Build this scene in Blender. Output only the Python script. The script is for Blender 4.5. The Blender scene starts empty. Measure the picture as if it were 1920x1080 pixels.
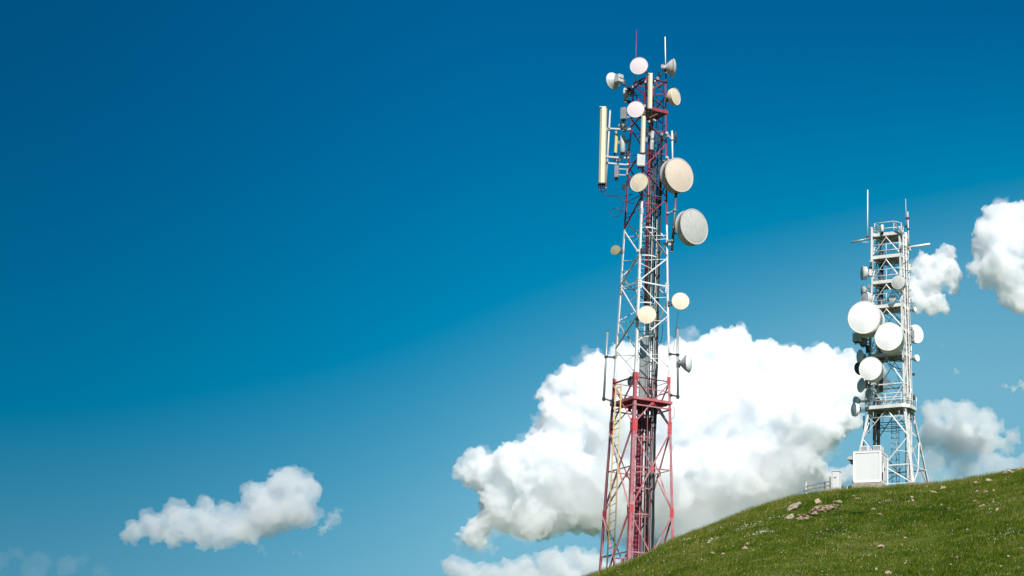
import bpy, bmesh, math, random
import numpy as np
from mathutils import Vector, Matrix, noise as mnoise

S = bpy.context.scene
COL = S.collection
R = math.radians

# ------------------------------------------------------------------ camera
EYE = 1.7
PITCH = math.atan(0.27)
cd = bpy.data.cameras.new("camera")
cam = bpy.data.objects.new("camera", cd)
COL.objects.link(cam)
cam.location = (0, 0, EYE)
cam.rotation_euler = (math.pi / 2 + PITCH, 0, 0)
cd.sensor_width = 36.0
cd.lens = 75.0
cd.shift_x = -640.0 / 1920.0          # the picture is cropped well to the left of the lens axis
cd.clip_start = 0.5
cd.clip_end = 60000
S.camera = cam

# ------------------------------------------------------------------ sky and sun
SUN_EL = R(42)
SUN_AZ = math.atan2(0.34, -0.94)       # measured from +Y towards +X
sun_dir = Vector((math.sin(SUN_AZ) * math.cos(SUN_EL), math.cos(SUN_AZ) * math.cos(SUN_EL), math.sin(SUN_EL)))
W = bpy.data.worlds.new("World")
S.world = W
W.use_nodes = True
wn, wl = W.node_tree.nodes, W.node_tree.links
wn.clear()
sky = wn.new("ShaderNodeTexSky")
sky.sky_type = 'NISHITA'
sky.sun_disc = False
sky.sun_elevation = SUN_EL
sky.sun_rotation = SUN_AZ
sky.altitude = 1200
sky.air_density = 1.0
sky.dust_density = 0.6
sky.ozone_density = 3.0
def wmath(op, a, b=None, c=None, clamp=False):
    nd = wn.new("ShaderNodeMath"); nd.operation = op; nd.use_clamp = clamp
    for i, v in enumerate((a, b, c)):
        if v is None: continue
        if isinstance(v, (int, float)): nd.inputs[i].default_value = v
        else: wl.new(v, nd.inputs[i])
    return nd.outputs[0]

def wrange(v, a, b, c, d, smooth=True):
    nd = wn.new("ShaderNodeMapRange")
    nd.interpolation_type = 'SMOOTHSTEP' if smooth else 'LINEAR'
    for k, x in zip(('From Min', 'From Max', 'To Min', 'To Max'), (a, b, c, d)): nd.inputs[k].default_value = x
    wl.new(v, nd.inputs['Value'])
    return nd.outputs[0]

# sky colour darkened leftwards as a lens vignette, and milkier low on the right
tc = wn.new("ShaderNodeTexCoord")
sx = wn.new("ShaderNodeSeparateXYZ")
wl.new(tc.outputs['Generated'], sx.inputs[0])
east = wmath('SMOOTH_MAX', wmath('ADD', sx.outputs['X'], 0.20), 0.0, 0.08)
low = wmath('MAXIMUM', wmath('SUBTRACT', 0.40, sx.outputs['Z']), 0.0)
drop = wmath('MINIMUM', wmath('MULTIPLY', wmath('MULTIPLY', east, low), 3.0), 0.10)
zz = wmath('SMOOTH_MAX', wmath('ADD', wmath('SUBTRACT', sx.outputs['Z'], drop), wrange(sx.outputs['X'], -0.40, -0.12, 0.05, 0.0)), 0.125, 0.06)
cb = wn.new("ShaderNodeCombineXYZ")
wl.new(sx.outputs['X'], cb.inputs['X']); wl.new(sx.outputs['Y'], cb.inputs['Y']); wl.new(zz, cb.inputs['Z'])
nv = wn.new("ShaderNodeVectorMath"); nv.operation = 'NORMALIZE'
wl.new(cb.outputs[0], nv.inputs[0]); wl.new(nv.outputs[0], sky.inputs['Vector'])
hs = wn.new("ShaderNodeHueSaturation")
wl.new(wrange(zz, 0.17, 0.39, 0.470, 0.492), hs.inputs['Hue'])
wl.new(wrange(zz, 0.13, 0.33, 1.28, 1.74, False), hs.inputs['Saturation'])
wl.new(wrange(sx.outputs['X'], -0.40, -0.15, 0.72, 1.0), hs.inputs['Value'])
bg = wn.new("ShaderNodeBackground")
bg.inputs['Strength'].default_value = 0.060
wo = wn.new("ShaderNodeOutputWorld")
wl.new(sky.outputs[0], hs.inputs['Color'])
wl.new(hs.outputs[0], bg.inputs['Color'])
wl.new(bg.outputs[0], wo.inputs['Surface'])

sl = bpy.data.lights.new("sun", 'SUN')
sl.energy = 5.0
sl.angle = R(0.5)
sl.color = (1.0, 0.955, 0.88)
so = bpy.data.objects.new("sun", sl)
so.rotation_euler = sun_dir.to_track_quat('Z', 'Y').to_euler()
so.location = sun_dir * 500
COL.objects.link(so)

S.view_settings.view_transform = 'Standard'
S.view_settings.look = 'None'
S.view_settings.exposure = 0.38
S.view_settings.gamma = 1.0
S.render.engine = 'CYCLES'
cy = S.cycles
cy.max_bounces = 64
cy.diffuse_bounces = 3
cy.glossy_bounces = 3
cy.transmission_bounces = 4
cy.transparent_max_bounces = 24
cy.volume_bounces = 60
cy.use_denoising = True
cy.sample_clamp_indirect = 6.0

# ------------------------------------------------------------------ helpers
FPX, CX, CY = 4000.0, 1600.0, 540.0
_F = Vector((0, math.cos(PITCH), math.sin(PITCH)))
_U = Vector((0, -math.sin(PITCH), math.cos(PITCH)))
_C = Vector((0, 0, EYE))

def at(x, y, Y):
    """the point at distance Y in front of the viewer that was measured at (x, y) in the photograph"""
    r = _F + Vector((1, 0, 0)) * ((x - CX) / FPX) + _U * ((CY - y) / FPX)
    return _C + r * (Y / r.y)

def px(Y):
    """metres per photograph pixel at distance Y"""
    return Y / math.cos(R(12)) / FPX * 0.985

def proj(p):
    q = Vector(p) - _C
    d = q.dot(_F)
    return (CX + FPX * q.x / d, CY - FPX * q.dot(_U) / d)

def mesh_obj(name, verts, faces, mat, parent=None, smooth=False):
    me = bpy.data.meshes.new(name)
    me.from_pydata([tuple(v) for v in verts], [], faces)
    if smooth:
        me.polygons.foreach_set('use_smooth', [True] * len(me.polygons))
    if mat is not None:
        for m in (mat if isinstance(mat, (list, tuple)) else [mat]):
            me.materials.append(m)
    o = bpy.data.objects.new(name, me)
    COL.objects.link(o)
    if parent is not None:
        o.parent = parent
    return o

def tag(o, label=None, cat=None, group=None, kind=None):
    if label: o['label'] = label
    if cat: o['category'] = cat
    if group: o['group'] = group
    if kind: o['kind'] = kind
    return o
# ------------------------------------------------------------------ materials
def new_mat(name):
    m = bpy.data.materials.new(name)
    m.use_nodes = True
    nt = m.node_tree
    b = nt.nodes["Principled BSDF"]
    return m, nt.nodes, nt.links, b

def paint(name, base, worn=None, rough=0.5, scale=2.0, lo=0.45, hi=0.7, metal=0.0, dirt=None, dirt_amt=0.35, bump=0.0):
    """painted or galvanised surface with uneven wear and small grime"""
    m, n, l, b = new_mat(name)
    tc = n.new("ShaderNodeTexCoord")
    a = n.new("ShaderNodeTexNoise"); a.inputs['Scale'].default_value = scale; a.inputs['Detail'].default_value = 6
    a.inputs['Roughness'].default_value = 0.65
    l.new(tc.outputs['Object'], a.inputs['Vector'])
    r = n.new("ShaderNodeMapRange"); r.inputs['From Min'].default_value = lo; r.inputs['From Max'].default_value = hi
    l.new(a.outputs['Fac'], r.inputs['Value'])
    mx = n.new("ShaderNodeMix"); mx.data_type = 'RGBA'
    mx.inputs['A'].default_value = (*base, 1)
    mx.inputs['B'].default_value = (*(worn or tuple(c * 0.86 for c in base)), 1)
    l.new(r.outputs[0], mx.inputs['Factor'])
    out = mx.outputs['Result']
    if dirt:
        a2 = n.new("ShaderNodeTexNoise"); a2.inputs['Scale'].default_value = scale * 4.3; a2.inputs['Detail'].default_value = 5
        mp = n.new("ShaderNodeMapping"); mp.inputs['Scale'].default_value = (1.0, 1.0, 0.22)
        l.new(tc.outputs['Object'], mp.inputs['Vector']); l.new(mp.outputs[0], a2.inputs['Vector'])
        r2 = n.new("ShaderNodeMapRange"); r2.inputs['From Min'].default_value = 0.55; r2.inputs['From Max'].default_value = 0.75
        r2.inputs['To Max'].default_value = dirt_amt
        l.new(a2.outputs['Fac'], r2.inputs['Value'])
        m2 = n.new("ShaderNodeMix"); m2.data_type = 'RGBA'
        m2.inputs['B'].default_value = (*dirt, 1)
        l.new(out, m2.inputs['A']); l.new(r2.outputs[0], m2.inputs['Factor'])
        out = m2.outputs['Result']
    l.new(out, b.inputs['Base Color'])
    b.inputs['Roughness'].default_value = rough
    b.inputs['Metallic'].default_value = metal
    if bump:
        bp = n.new("ShaderNodeBump"); bp.inputs['Strength'].default_value = bump; bp.inputs['Distance'].default_value = 0.02
        l.new(a.outputs['Fac'], bp.inputs['Height']); l.new(bp.outputs[0], b.inputs['Normal'])
    return m

M = {}
M['red'] = paint("crimson_paint", (0.30, 0.034, 0.058), (0.19, 0.028, 0.052), 0.5, 1.5, dirt=(0.34, 0.25, 0.26), dirt_amt=0.65)
M['maroon'] = paint("maroon_duct_paint", (0.15, 0.018, 0.036), (0.10, 0.016, 0.03), 0.5, 1.5)
M['pink'] = paint("faded_red_paint", (0.41, 0.080, 0.103), (0.38, 0.22, 0.235), 0.55, 1.3, 0.38, 0.62, dirt=(0.36, 0.30, 0.31), dirt_amt=0.7)
M['bright'] = paint("bright_red_paint", (0.60, 0.060, 0.070), (0.50, 0.12, 0.13), 0.5, 3.0)
M['white'] = paint("weathered_white_paint", (0.70, 0.70, 0.69), (0.50, 0.50, 0.50), 0.5, 1.4, 0.45, 0.75, dirt=(0.26, 0.25, 0.24), dirt_amt=0.6)
M['galv'] = paint("galvanised_steel", (0.34, 0.36, 0.36), (0.24, 0.26, 0.26), 0.42, 6.0, metal=0.35, dirt=(0.16, 0.15, 0.13))
M['dgalv'] = paint("dark_galvanised_steel", (0.10, 0.115, 0.12), (0.07, 0.08, 0.085), 0.5, 5.0, metal=0.2)
M['white2'] = paint("white_tower_paint", (0.68, 0.68, 0.66), (0.54, 0.54, 0.52), 0.5, 1.6, dirt=(0.36, 0.34, 0.29), dirt_amt=0.5)
M['deck2'] = paint("pale_grating", (0.42, 0.42, 0.37), (0.26, 0.26, 0.22), 0.7, 2.4, dirt=(0.15, 0.15, 0.12), dirt_amt=0.6)
M['cable'] = paint("black_cable", (0.016, 0.018, 0.02), (0.03, 0.034, 0.036), 0.45, 3.0)
M['pinkwhite'] = paint("pinkish_white_radome", (0.66, 0.575, 0.60), (0.62, 0.54, 0.565), 0.5, 1.2)
M['cream'] = paint("cream_radome", (0.70, 0.61, 0.47), (0.63, 0.55, 0.43), 0.5, 1.0, dirt=(0.45, 0.37, 0.26), dirt_amt=0.4)
M['tan'] = paint("tan_radome", (0.60, 0.50, 0.405), (0.55, 0.46, 0.37), 0.55, 0.8, dirt=(0.42, 0.33, 0.25), dirt_amt=0.45)
M['tandrum'] = paint("pale_drum_side", (0.52, 0.49, 0.47), (0.44, 0.42, 0.40), 0.5, 1.0, dirt=(0.30, 0.28, 0.25), dirt_amt=0.3)
M['grey'] = paint("grey_green_radome_cloth", (0.45, 0.455, 0.43), (0.38, 0.385, 0.365), 0.65, 1.6, dirt=(0.25, 0.25, 0.23), dirt_amt=0.5, bump=0.25)
M['olive'] = paint("olive_radome", (0.32, 0.31, 0.19), (0.28, 0.27, 0.17), 0.55, 3.0)
M['antcream'] = paint("cream_antenna_shell", (0.74, 0.68, 0.50), (0.68, 0.62, 0.44), 0.42, 0.8)
M['antyellow'] = paint("yellowed_antenna_shell", (0.62, 0.50, 0.22), (0.55, 0.44, 0.20), 0.42, 0.7)
M['palegrey'] = paint("pale_grey_shell", (0.50, 0.51, 0.51), (0.42, 0.43, 0.43), 0.45, 2.0, dirt=(0.25, 0.25, 0.23))
M['midgrey'] = paint("grey_equipment_shell", (0.26, 0.265, 0.28), (0.21, 0.215, 0.23), 0.45, 2.0)
M['dishwhite'] = paint("white_dish_shell", (0.82, 0.82, 0.81), (0.78, 0.78, 0.77), 0.4, 0.7, dirt=(0.5, 0.49, 0.45), dirt_amt=0.25)
M['drum2'] = paint("dirty_white_drum", (0.74, 0.73, 0.68), (0.60, 0.59, 0.53), 0.5, 1.0, dirt=(0.30, 0.29, 0.22), dirt_amt=0.5)
M['dark'] = paint("dark_fitting", (0.03, 0.032, 0.034), (0.05, 0.05, 0.05), 0.5, 4.0)
M['yellow'] = paint("yellow_ladder_paint", (0.55, 0.36, 0.06), (0.48, 0.40, 0.20), 0.5, 1.4, 0.36, 0.58, dirt=(0.20, 0.15, 0.08), dirt_amt=0.8)
M['cabin'] = paint("white_cabin_panel", (0.67, 0.675, 0.68), (0.63, 0.635, 0.64), 0.5, 0.7, dirt=(0.55, 0.54, 0.5), dirt_amt=0.15)
M['concrete'] = paint("concrete_footing", (0.36, 0.32, 0.27), (0.25, 0.22, 0.18), 0.9, 3.0, dirt=(0.14, 0.13, 0.1), bump=0.4)
M['wood'] = paint("weathered_wood", (0.20, 0.17, 0.14), (0.11, 0.095, 0.08), 0.85, 5.0, bump=0.4)
M['rock'] = paint("beige_limestone", (0.42, 0.315, 0.215), (0.27, 0.195, 0.13), 0.9, 4.0, dirt=(0.10, 0.085, 0.06), dirt_amt=0.8, bump=0.8)
M['rock2'] = paint("grey_limestone", (0.37, 0.31, 0.245), (0.27, 0.225, 0.175), 0.9, 2.5, dirt=(0.13, 0.11, 0.09), dirt_amt=0.6, bump=0.6)

# ------------------------------------------------------------------ mesh building
def ico(sub):
    bm = bmesh.new()
    bmesh.ops.create_icosphere(bm, subdivisions=sub, radius=1.0)
    bm.verts.ensure_lookup_table()
    v = np.array([list(x.co) for x in bm.verts], dtype=np.float64)
    f = np.array([[a.index for a in p.verts] for p in bm.faces], dtype=np.int64)
    bm.free()
    return v, f
ICO = {1: ico(1), 2: ico(2), 3: ico(3)}

Z = Vector((0, 0, 1))

class MB:
    def __init__(self):
        self.v, self.f, self.mi, self.sm = [], [], [], []
    def add(self, vs, fs, mi=0, smooth=False):
        o = len(self.v)
        self.v += [Vector(a) for a in vs]
        for q in fs:
            self.f.append([i + o for i in q]); self.mi.append(mi); self.sm.append(smooth)
        return self
    def frame(self, p, q, up=None):
        d = (Vector(q) - Vector(p)).normalized()
        u = Vector(up) if up is not None else (Z if abs(d.z) < 0.9 else Vector((1, 0, 0)))
        s = d.cross(u)
        if s.length < 1e-4: s = d.cross(Vector((0, 1, 0.1)))
        s.normalize()
        return d, s, s.cross(d)
    def bar(self, p, q, w, h, up=None, mi=0):
        """rectangular bar, w across, h along up"""
        p, q = Vector(p), Vector(q)
        d, s, u = self.frame(p, q, up)
        vs = [e + s * (a * w / 2) + u * (b * h / 2) for e in (p, q) for a, b in ((-1, -1), (1, -1), (1, 1), (-1, 1))]
        return self.add(vs, [(3, 2, 1, 0), (4, 5, 6, 7), (0, 1, 5, 4), (1, 2, 6, 5), (2, 3, 7, 6), (3, 0, 4, 7)], mi)
    def angle(self, p, q, a, b, w, t, mi=0, w2=None):
        """angle iron with its heel on p-q, flanges w wide along directions a and b"""
        p, q = Vector(p), Vector(q); a, b = Vector(a), Vector(b)
        w2 = w2 or w
        prof = [(0, 0), (w, 0), (w, t), (t, t), (t, w2), (0, w2)]
        vs = [e + a * x + b * y for e in (p, q) for x, y in prof]
        fs = [(i, (i + 1) % 6, 6 + (i + 1) % 6, 6 + i) for i in range(6)] + [(5, 4, 3, 2, 1, 0), (6, 7, 8, 9, 10, 11)]
        return self.add(vs, fs, mi)
    def tube(self, p, q, r, n=8, r2=None, mi=0, smooth=True):
        p, q = Vector(p), Vector(q)
        d, s, u = self.frame(p, q)
        r2 = r if r2 is None else r2
        vs = [e + s * (math.cos(2 * math.pi * i / n) * k) + u * (math.sin(2 * math.pi * i / n) * k) for e, k in ((p, r), (q, r2)) for i in range(n)]
        self.add(vs, [(i, (i + 1) % n, n + (i + 1) % n, n + i) for i in range(n)], mi, smooth)
        self.add([], [])
        o = len(self.v) - 2 * n
        self.f += [[o + i for i in range(n)][::-1], [o + n + i for i in range(n)]]; self.mi += [mi, mi]; self.sm += [False, False]
        return self
    def path(self, pts, r, n=6, mi=0, closed=False):
        pts = [Vector(p) for p in pts]
        m = len(pts); vs = []
        for i, p in enumerate(pts):
            a = pts[(i - 1) % m] if (closed or i > 0) else p
            b = pts[(i + 1) % m] if (closed or i < m - 1) else p
            d = (b - a).normalized()
            s = d.cross(Vector((0.31, 0.9, 0.28))).normalized(); u = s.cross(d)
            vs += [p + s * (math.cos(2 * math.pi * k / n) * r) + u * (math.sin(2 * math.pi * k / n) * r) for k in range(n)]
        fs = []
        for i in range(m if closed else m - 1):
            j = (i + 1) % m
            fs += [(i * n + k, i * n + (k + 1) % n, j * n + (k + 1) % n, j * n + k) for k in range(n)]
        return self.add(vs, fs, mi, True)
    def box(self, c, x, y, z, mi=0, bev=0.0):
        """box with centre c and half-axis vectors x, y, z (edges chamfered by bev)"""
        c, x, y, z = Vector(c), Vector(x), Vector(y), Vector(z)
        if bev <= 0:
            vs = [c + x * a + y * b + z * d for d in (-1, 1) for a, b in ((-1, -1), (1, -1), (1, 1), (-1, 1))]
            return self.add(vs, [(3, 2, 1, 0), (4, 5, 6, 7), (0, 1, 5, 4), (1, 2, 6, 5), (2, 3, 7, 6), (3, 0, 4, 7)], mi)
        bm = bmesh.new()
        bmesh.ops.create_cube(bm, size=2.0)
        for v in bm.verts:
            v.co = Vector((v.co.x * x.length, v.co.y * y.length, v.co.z * z.length))
        bmesh.ops.bevel(bm, geom=bm.edges[:], offset=bev, segments=2, affect='EDGES', profile=0.5)
        bm.verts.index_update()
        xn, yn, zn = x.normalized(), y.normalized(), z.normalized()
        vs = [c + xn * v.co.x + yn * v.co.y + zn * v.co.z for v in bm.verts]
        fs = [[v.index for v in f.verts] for f in bm.faces]
        bm.free()
        return self.add(vs, fs, mi)
    def lathe(self, o, ax, prof, n=40, mi=0, smooth=True):
        """revolve prof [(along axis, radius)] round the axis ax through o"""
        o, ax = Vector(o), Vector(ax).normalized()
        s = ax.cross(Z)
        if s.length < 1e-3: s = Vector((1, 0, 0))
        s.normalize(); u = s.cross(ax)
        vs, rings = [], []
        for (h, r) in prof:
            if r < 1e-5:
                rings.append([len(vs)]); vs.append(o + ax * h)
            else:
                rings.append(list(range(len(vs), len(vs) + n)))
                vs += [o + ax * h + s * (math.cos(2 * math.pi * k / n) * r) + u * (math.sin(2 * math.pi * k / n) * r) for k in range(n)]
        fs = []
        for A, B in zip(rings, rings[1:]):
            for k in range(n):
                k2 = (k + 1) % n
                if len(A) == 1 and len(B) == 1: continue
                if len(A) == 1: fs.append((A[0], B[k2], B[k]))
                elif len(B) == 1: fs.append((A[k], A[k2], B[0]))
                else: fs.append((A[k], A[k2], B[k2], B[k]))
        return self.add(vs, fs, mi, smooth)
    def build(self, name, mats, parent=None, base=(0, 0, 0)):
        b = Vector(base)
        me = bpy.data.meshes.new(name)
        me.from_pydata([tuple(p - b) for p in self.v], [], self.f)
        for m in (mats if isinstance(mats, (list, tuple)) else [mats]):
            me.materials.append(m)
        me.polygons.foreach_set('material_index', self.mi)
        me.polygons.foreach_set('use_smooth', self.sm)
        me.update()
        o = bpy.data.objects.new(name, me)
        COL.objects.link(o)
        if parent is not None: o.parent = parent
        return o

class Thing:
    """an Empty at the thing's base that parents its parts"""
    def __init__(self, name, label, cat, loc, group=None):
        self.base = Vector(loc)
        self.o = bpy.data.objects.new(name, None)
        self.o.empty_display_size = 0.3
        self.o.location = self.base
        COL.objects.link(self.o)
        tag(self.o, label, cat, group)
    def part(self, name, mb, mat, under=None, label=None):
        p = mb.build(name, mat, under or self.o, self.base)
        if label: p['label'] = label
        return p
# ------------------------------------------------------------------ the hill
_sil = [(-1500, 1585), (-600, 1560), (0, 1490), (400, 1375), (800, 1222), (1000, 1125), (1095, 1085), (1150, 1065), (1200, 1046), (1270, 1012),
        (1340, 985), (1400, 960), (1450, 943), (1500, 930), (1550, 921), (1600, 915), (1700, 911), (1740, 909.5), (1800, 902), (1860, 892.5),
        (1920, 881), (2100, 848), (2500, 800), (3200, 800), (4500, 1000), (7000, 1450)]
_rid = [(-1500, 150), (1000, 130), (1270, 131), (1450, 146), (1600, 158), (1760, 160), (1920, 152), (2600, 150), (7000, 150)]
_saz, _sel = [], []
for (x, y) in _sil:
    p = at(x, y, 100.0) - _C
    _saz.append(math.atan2(p.x, p.y)); _sel.append(p.z / math.hypot(p.x, p.y))
_raz = [math.atan2((at(x, 900, 100.0) - _C).x, 100.0) for x, _ in _rid]
_rd = [d for _, d in _rid]
_saz = [-math.pi] + [-1.6] + _saz + [1.6, math.pi]; _sel = [0.0, 0.0] + _sel + [0.0, 0.0]

def smooth_interp(x, xs, ys):
    # average of shifted linear interpolations: rounds the corners
    return sum(np.interp(x + d, xs, ys) for d in (-0.004, -0.002, 0, 0.002, 0.004)) / 5.0

def hash_noise(x, y, seed=0):
    xi, yi = np.floor(x).astype(np.int64), np.floor(y).astype(np.int64)
    fx, fy = x - xi, y - yi
    fx = fx * fx * (3 - 2 * fx); fy = fy * fy * (3 - 2 * fy)
    def h(a, b):
        n = (a * 374761393 + b * 668265263 + seed * 982451653) & 0x7fffffff
        n = ((n ^ (n >> 13)) * 1274126177) & 0x7fffffff
        return ((n ^ (n >> 16)) & 0xffff) / 65535.0
    return (h(xi, yi) * (1 - fx) + h(xi + 1, yi) * fx) * (1 - fy) + (h(xi, yi + 1) * (1 - fx) + h(xi + 1, yi + 1) * fx) * fy

def fbm(x, y, sc, oct=4, seed=0):
    s, a, t = 0.0, 1.0, 0.0
    for i in range(oct):
        s = s + a * hash_noise(x / sc + 17.3 * i, y / sc - 9.1 * i, seed + i); t += a; a *= 0.5; sc *= 0.5
    return s / t - 0.5

def ground_z(X, Y):
    X, Y = np.asarray(X, float), np.asarray(Y, float)
    r = np.hypot(X, Y); az = np.arctan2(X, Y)
    e = smooth_interp(az, _saz, _sel); D = np.interp(az, _raz, _rd)
    t = r / D
    up = e * (1 - (1 - np.minimum(t, 1)) ** 2)
    over = np.maximum(t - 1, 0)
    el = np.where(t < 1, up, e * np.maximum(1 - 1.6 * over ** 2, 0) / (1 + 0.6 * over) )
    h = EYE * np.minimum(t, 1) ** 0.5 + r * el
    h = np.where(t > 1.75, np.minimum(h, EYE + 0 * r), h)
    flat = np.clip((r - 15) / 50, 0, 1) * np.clip((3.0 - t), 0, 1)
    U_ = X - Y / 9.0
    h = h + flat * (0.16 * fbm(X, Y, 5.0, 4, 3) + 0.16 * fbm(U_, Y / 8.0, 1.1, 3, 41) + 0.08 * fbm(X, Y, 0.8, 3, 5))
    return h

def gz(X, Y): return float(ground_z(np.array([X]), np.array([Y]))[0])

def on_ground(x, y, near=55.0):
    """first place where the line of sight through (x, y) of the photograph meets the hill"""
    prev = None
    for Y in np.arange(near, 175, 0.25):
        p = at(x, y, Y)
        if p.z <= gz(p.x, p.y): return p
    return at(x, y, 150)

def make_ground():
    az = np.concatenate([np.linspace(-math.pi, -0.5, 60), np.linspace(-0.49, -0.15, 30), np.linspace(-0.149, 0.10, 420), np.linspace(0.105, 0.5, 40), np.linspace(0.52, math.pi, 60)[:-1]])
    rr = np.concatenate([[0.5, 3, 8, 15, 25, 35, 45], np.arange(50, 172, 0.55), np.geomspace(174, 30000, 60)])
    A, Rr = np.meshgrid(az, rr, indexing='ij')
    X, Y = Rr * np.sin(A), Rr * np.cos(A)
    Zz = ground_z(X, Y)
    na, nr = A.shape
    v = np.stack([X, Y, Zz], -1).reshape(-1, 3)
    i, j = np.meshgrid(np.arange(na), np.arange(nr - 1), indexing='ij')
    i2 = (i + 1) % na
    f = np.stack([i * nr + j, i * nr + j + 1, i2 * nr + j + 1, i2 * nr + j], -1).reshape(-1, 4)
    me = bpy.data.meshes.new("hill")
    me.vertices.add(len(v)); me.vertices.foreach_set('co', v.ravel())
    me.loops.add(f.size); me.loops.foreach_set('vertex_index', f[:, ::-1].ravel().astype(np.int32))
    me.polygons.add(len(f)); me.polygons.foreach_set('loop_start', np.arange(0, f.size, 4, dtype=np.int32))
    me.polygons.foreach_set('use_smooth', np.ones(len(f), bool))
    me.update(calc_edges=True); me.validate()
    m, n, l, b = new_mat("hill_turf")
    tc = n.new("ShaderNodeTexCoord")
    a = n.new("ShaderNodeTexNoise"); a.inputs['Scale'].default_value = 0.35; a.inputs['Detail'].default_value = 8; a.inputs['Roughness'].default_value = 0.7
    l.new(tc.outputs['Object'], a.inputs['Vector'])
    cr = n.new("ShaderNodeValToRGB")
    cr.color_ramp.elements[0].position = 0.3; cr.color_ramp.elements[0].color = (0.030, 0.044, 0.010, 1)
    cr.color_ramp.elements[1].position = 0.72; cr.color_ramp.elements[1].color = (0.12, 0.125, 0.03, 1)
    e = cr.color_ramp.elements.new(0.5); e.color = (0.055, 0.085, 0.012, 1)
    l.new(a.outputs['Fac'], cr.inputs['Fac']); l.new(cr.outputs[0], b.inputs['Base Color'])
    b.inputs['Roughness'].default_value = 0.95
    b.inputs['Specular IOR Level'].default_value = 0.1
    me.materials.append(m)
    o = bpy.data.objects.new("hill", me); COL.objects.link(o)
    tag(o, kind='structure')
make_ground()

def leaf_mat(name, cols, transl=0.35, patch=0.45):
    m, n, l, b = new_mat(name)
    at_ = n.new("ShaderNodeAttribute"); at_.attribute_name = "tone"
    tc = n.new("ShaderNodeTexCoord")
    a = n.new("ShaderNodeTexNoise"); a.inputs['Scale'].default_value = patch; a.inputs['Detail'].default_value = 4
    l.new(tc.outputs['Object'], a.inputs['Vector'])
    ad = n.new("ShaderNodeMath"); ad.operation = 'MULTIPLY_ADD'; ad.inputs[1].default_value = 0.7; ad.inputs[2].default_value = -0.35
    l.new(a.outputs['Fac'], ad.inputs[0])
    s = n.new("ShaderNodeMath"); s.operation = 'ADD'; s.use_clamp = True
    l.new(at_.outputs['Fac'], s.inputs[0]); l.new(ad.outputs[0], s.inputs[1])
    cr = n.new("ShaderNodeValToRGB")
    while len(cr.color_ramp.elements) < len(cols): cr.color_ramp.elements.new(0.5)
    for i, (p, c) in enumerate(cols):
        cr.color_ramp.elements[i].position = p; cr.color_ramp.elements[i].color = (*c, 1)
    l.new(s.outputs[0], cr.inputs['Fac'])
    l.new(cr.outputs[0], b.inputs['Base Color'])
    b.inputs['Roughness'].default_value = 0.75; b.inputs['Specular IOR Level'].default_value = 0.06
    tr = n.new("ShaderNodeBsdfTranslucent"); l.new(cr.outputs[0], tr.inputs['Color'])
    mx = n.new("ShaderNodeMixShader"); mx.inputs[0].default_value = transl
    l.new(b.outputs[0], mx.inputs[1]); l.new(tr.outputs[0], mx.inputs[2])
    l.new(mx.outputs[0], n["Material Output"].inputs['Surface'])
    return m

def tri_mesh(name, tri, tone, mat):
    """tri: (n, 3, 3) corner positions; tone: one number per triangle"""
    nt = len(tri)
    me = bpy.data.meshes.new(name)
    me.vertices.add(nt * 3); me.vertices.foreach_set('co', tri.reshape(-1).astype(np.float32))
    me.loops.add(nt * 3); me.loops.foreach_set('vertex_index', np.arange(nt * 3, dtype=np.int32))
    me.polygons.add(nt); me.polygons.foreach_set('loop_start', np.arange(0, nt * 3, 3, dtype=np.int32))
    me.update(calc_edges=True)
    at_ = me.attributes.new("tone", 'FLOAT', 'POINT')
    at_.data.foreach_set('value', np.repeat(tone, 3).astype(np.float32))
    me.materials.append(mat)
    o = bpy.data.objects.new(name, me); COL.objects.link(o)
    return o

RNG = np.random.default_rng(11)
def scatter(n, power=1.0, rmin=52.0, back=3.0):
    """places on the slope that the picture shows, denser near the crest"""
    x = RNG.uniform(1040, 2160, n)
    az = np.arctan((x - CX) / FPX / (math.cos(PITCH) + 0.09 * math.sin(PITCH)))
    D = np.interp(az, _raz, _rd)
    r = rmin + (D + back - rmin) * RNG.random(n) ** power
    X, Y = r * np.sin(az), r * np.cos(az)
    zz = ground_z(X, Y)
    el = np.arctan2(zz - EYE, r)
    keep = el > R(6.6)
    return X[keep], Y[keep], zz[keep], (r / D)[keep]

def blades(X, Y, Zg, n_per, h0, h1, w, lean, spread):
    n = len(X)
    P = np.stack([X, Y, Zg], -1)
    P = np.repeat(P, n_per, 0)
    k = len(P)
    a = RNG.uniform(0, 2 * math.pi, k); d = spread * np.sqrt(RNG.random(k))
    P[:, 0] += np.cos(a) * d; P[:, 1] += np.sin(a) * d
    P[:, 2] = ground_z(P[:, 0], P[:, 1]) - 0.02
    h = RNG.uniform(h0, h1, k)
    b = RNG.uniform(0, 2 * math.pi, k)
    side = np.stack([np.cos(b), np.sin(b), np.zeros(k)], -1) * (w * RNG.uniform(0.6, 1.3, k))[:, None]
    la = RNG.uniform(0, 2 * math.pi, k); lm = RNG.uniform(0, lean, k) * h
    tip = P + np.stack([np.cos(la) * lm + 0.25 * h, np.sin(la) * lm, h], -1)
    return np.stack([P - side, P + side, tip], 1)

GREEN = leaf_mat("grass_blade", [(0.0, (0.012, 0.044, 0.003)), (0.35, (0.070, 0.138, 0.005)), (0.62, (0.160, 0.195, 0.015)), (0.85, (0.30, 0.235, 0.075)), (1.0, (0.48, 0.40, 0.20))])
# ------------------------------------------------------------------ dishes and aerials shared by both towers
def facing(P, yaw):
    """horizontal direction that looks back at the viewer, turned yaw degrees towards the right of the picture"""
    v = Vector((P.x, P.y, 0)).normalized()
    r = Vector((v.y, -v.x, 0))
    a = R(yaw)
    return (-v * math.cos(a) + r * math.sin(a)).normalized()

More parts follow.
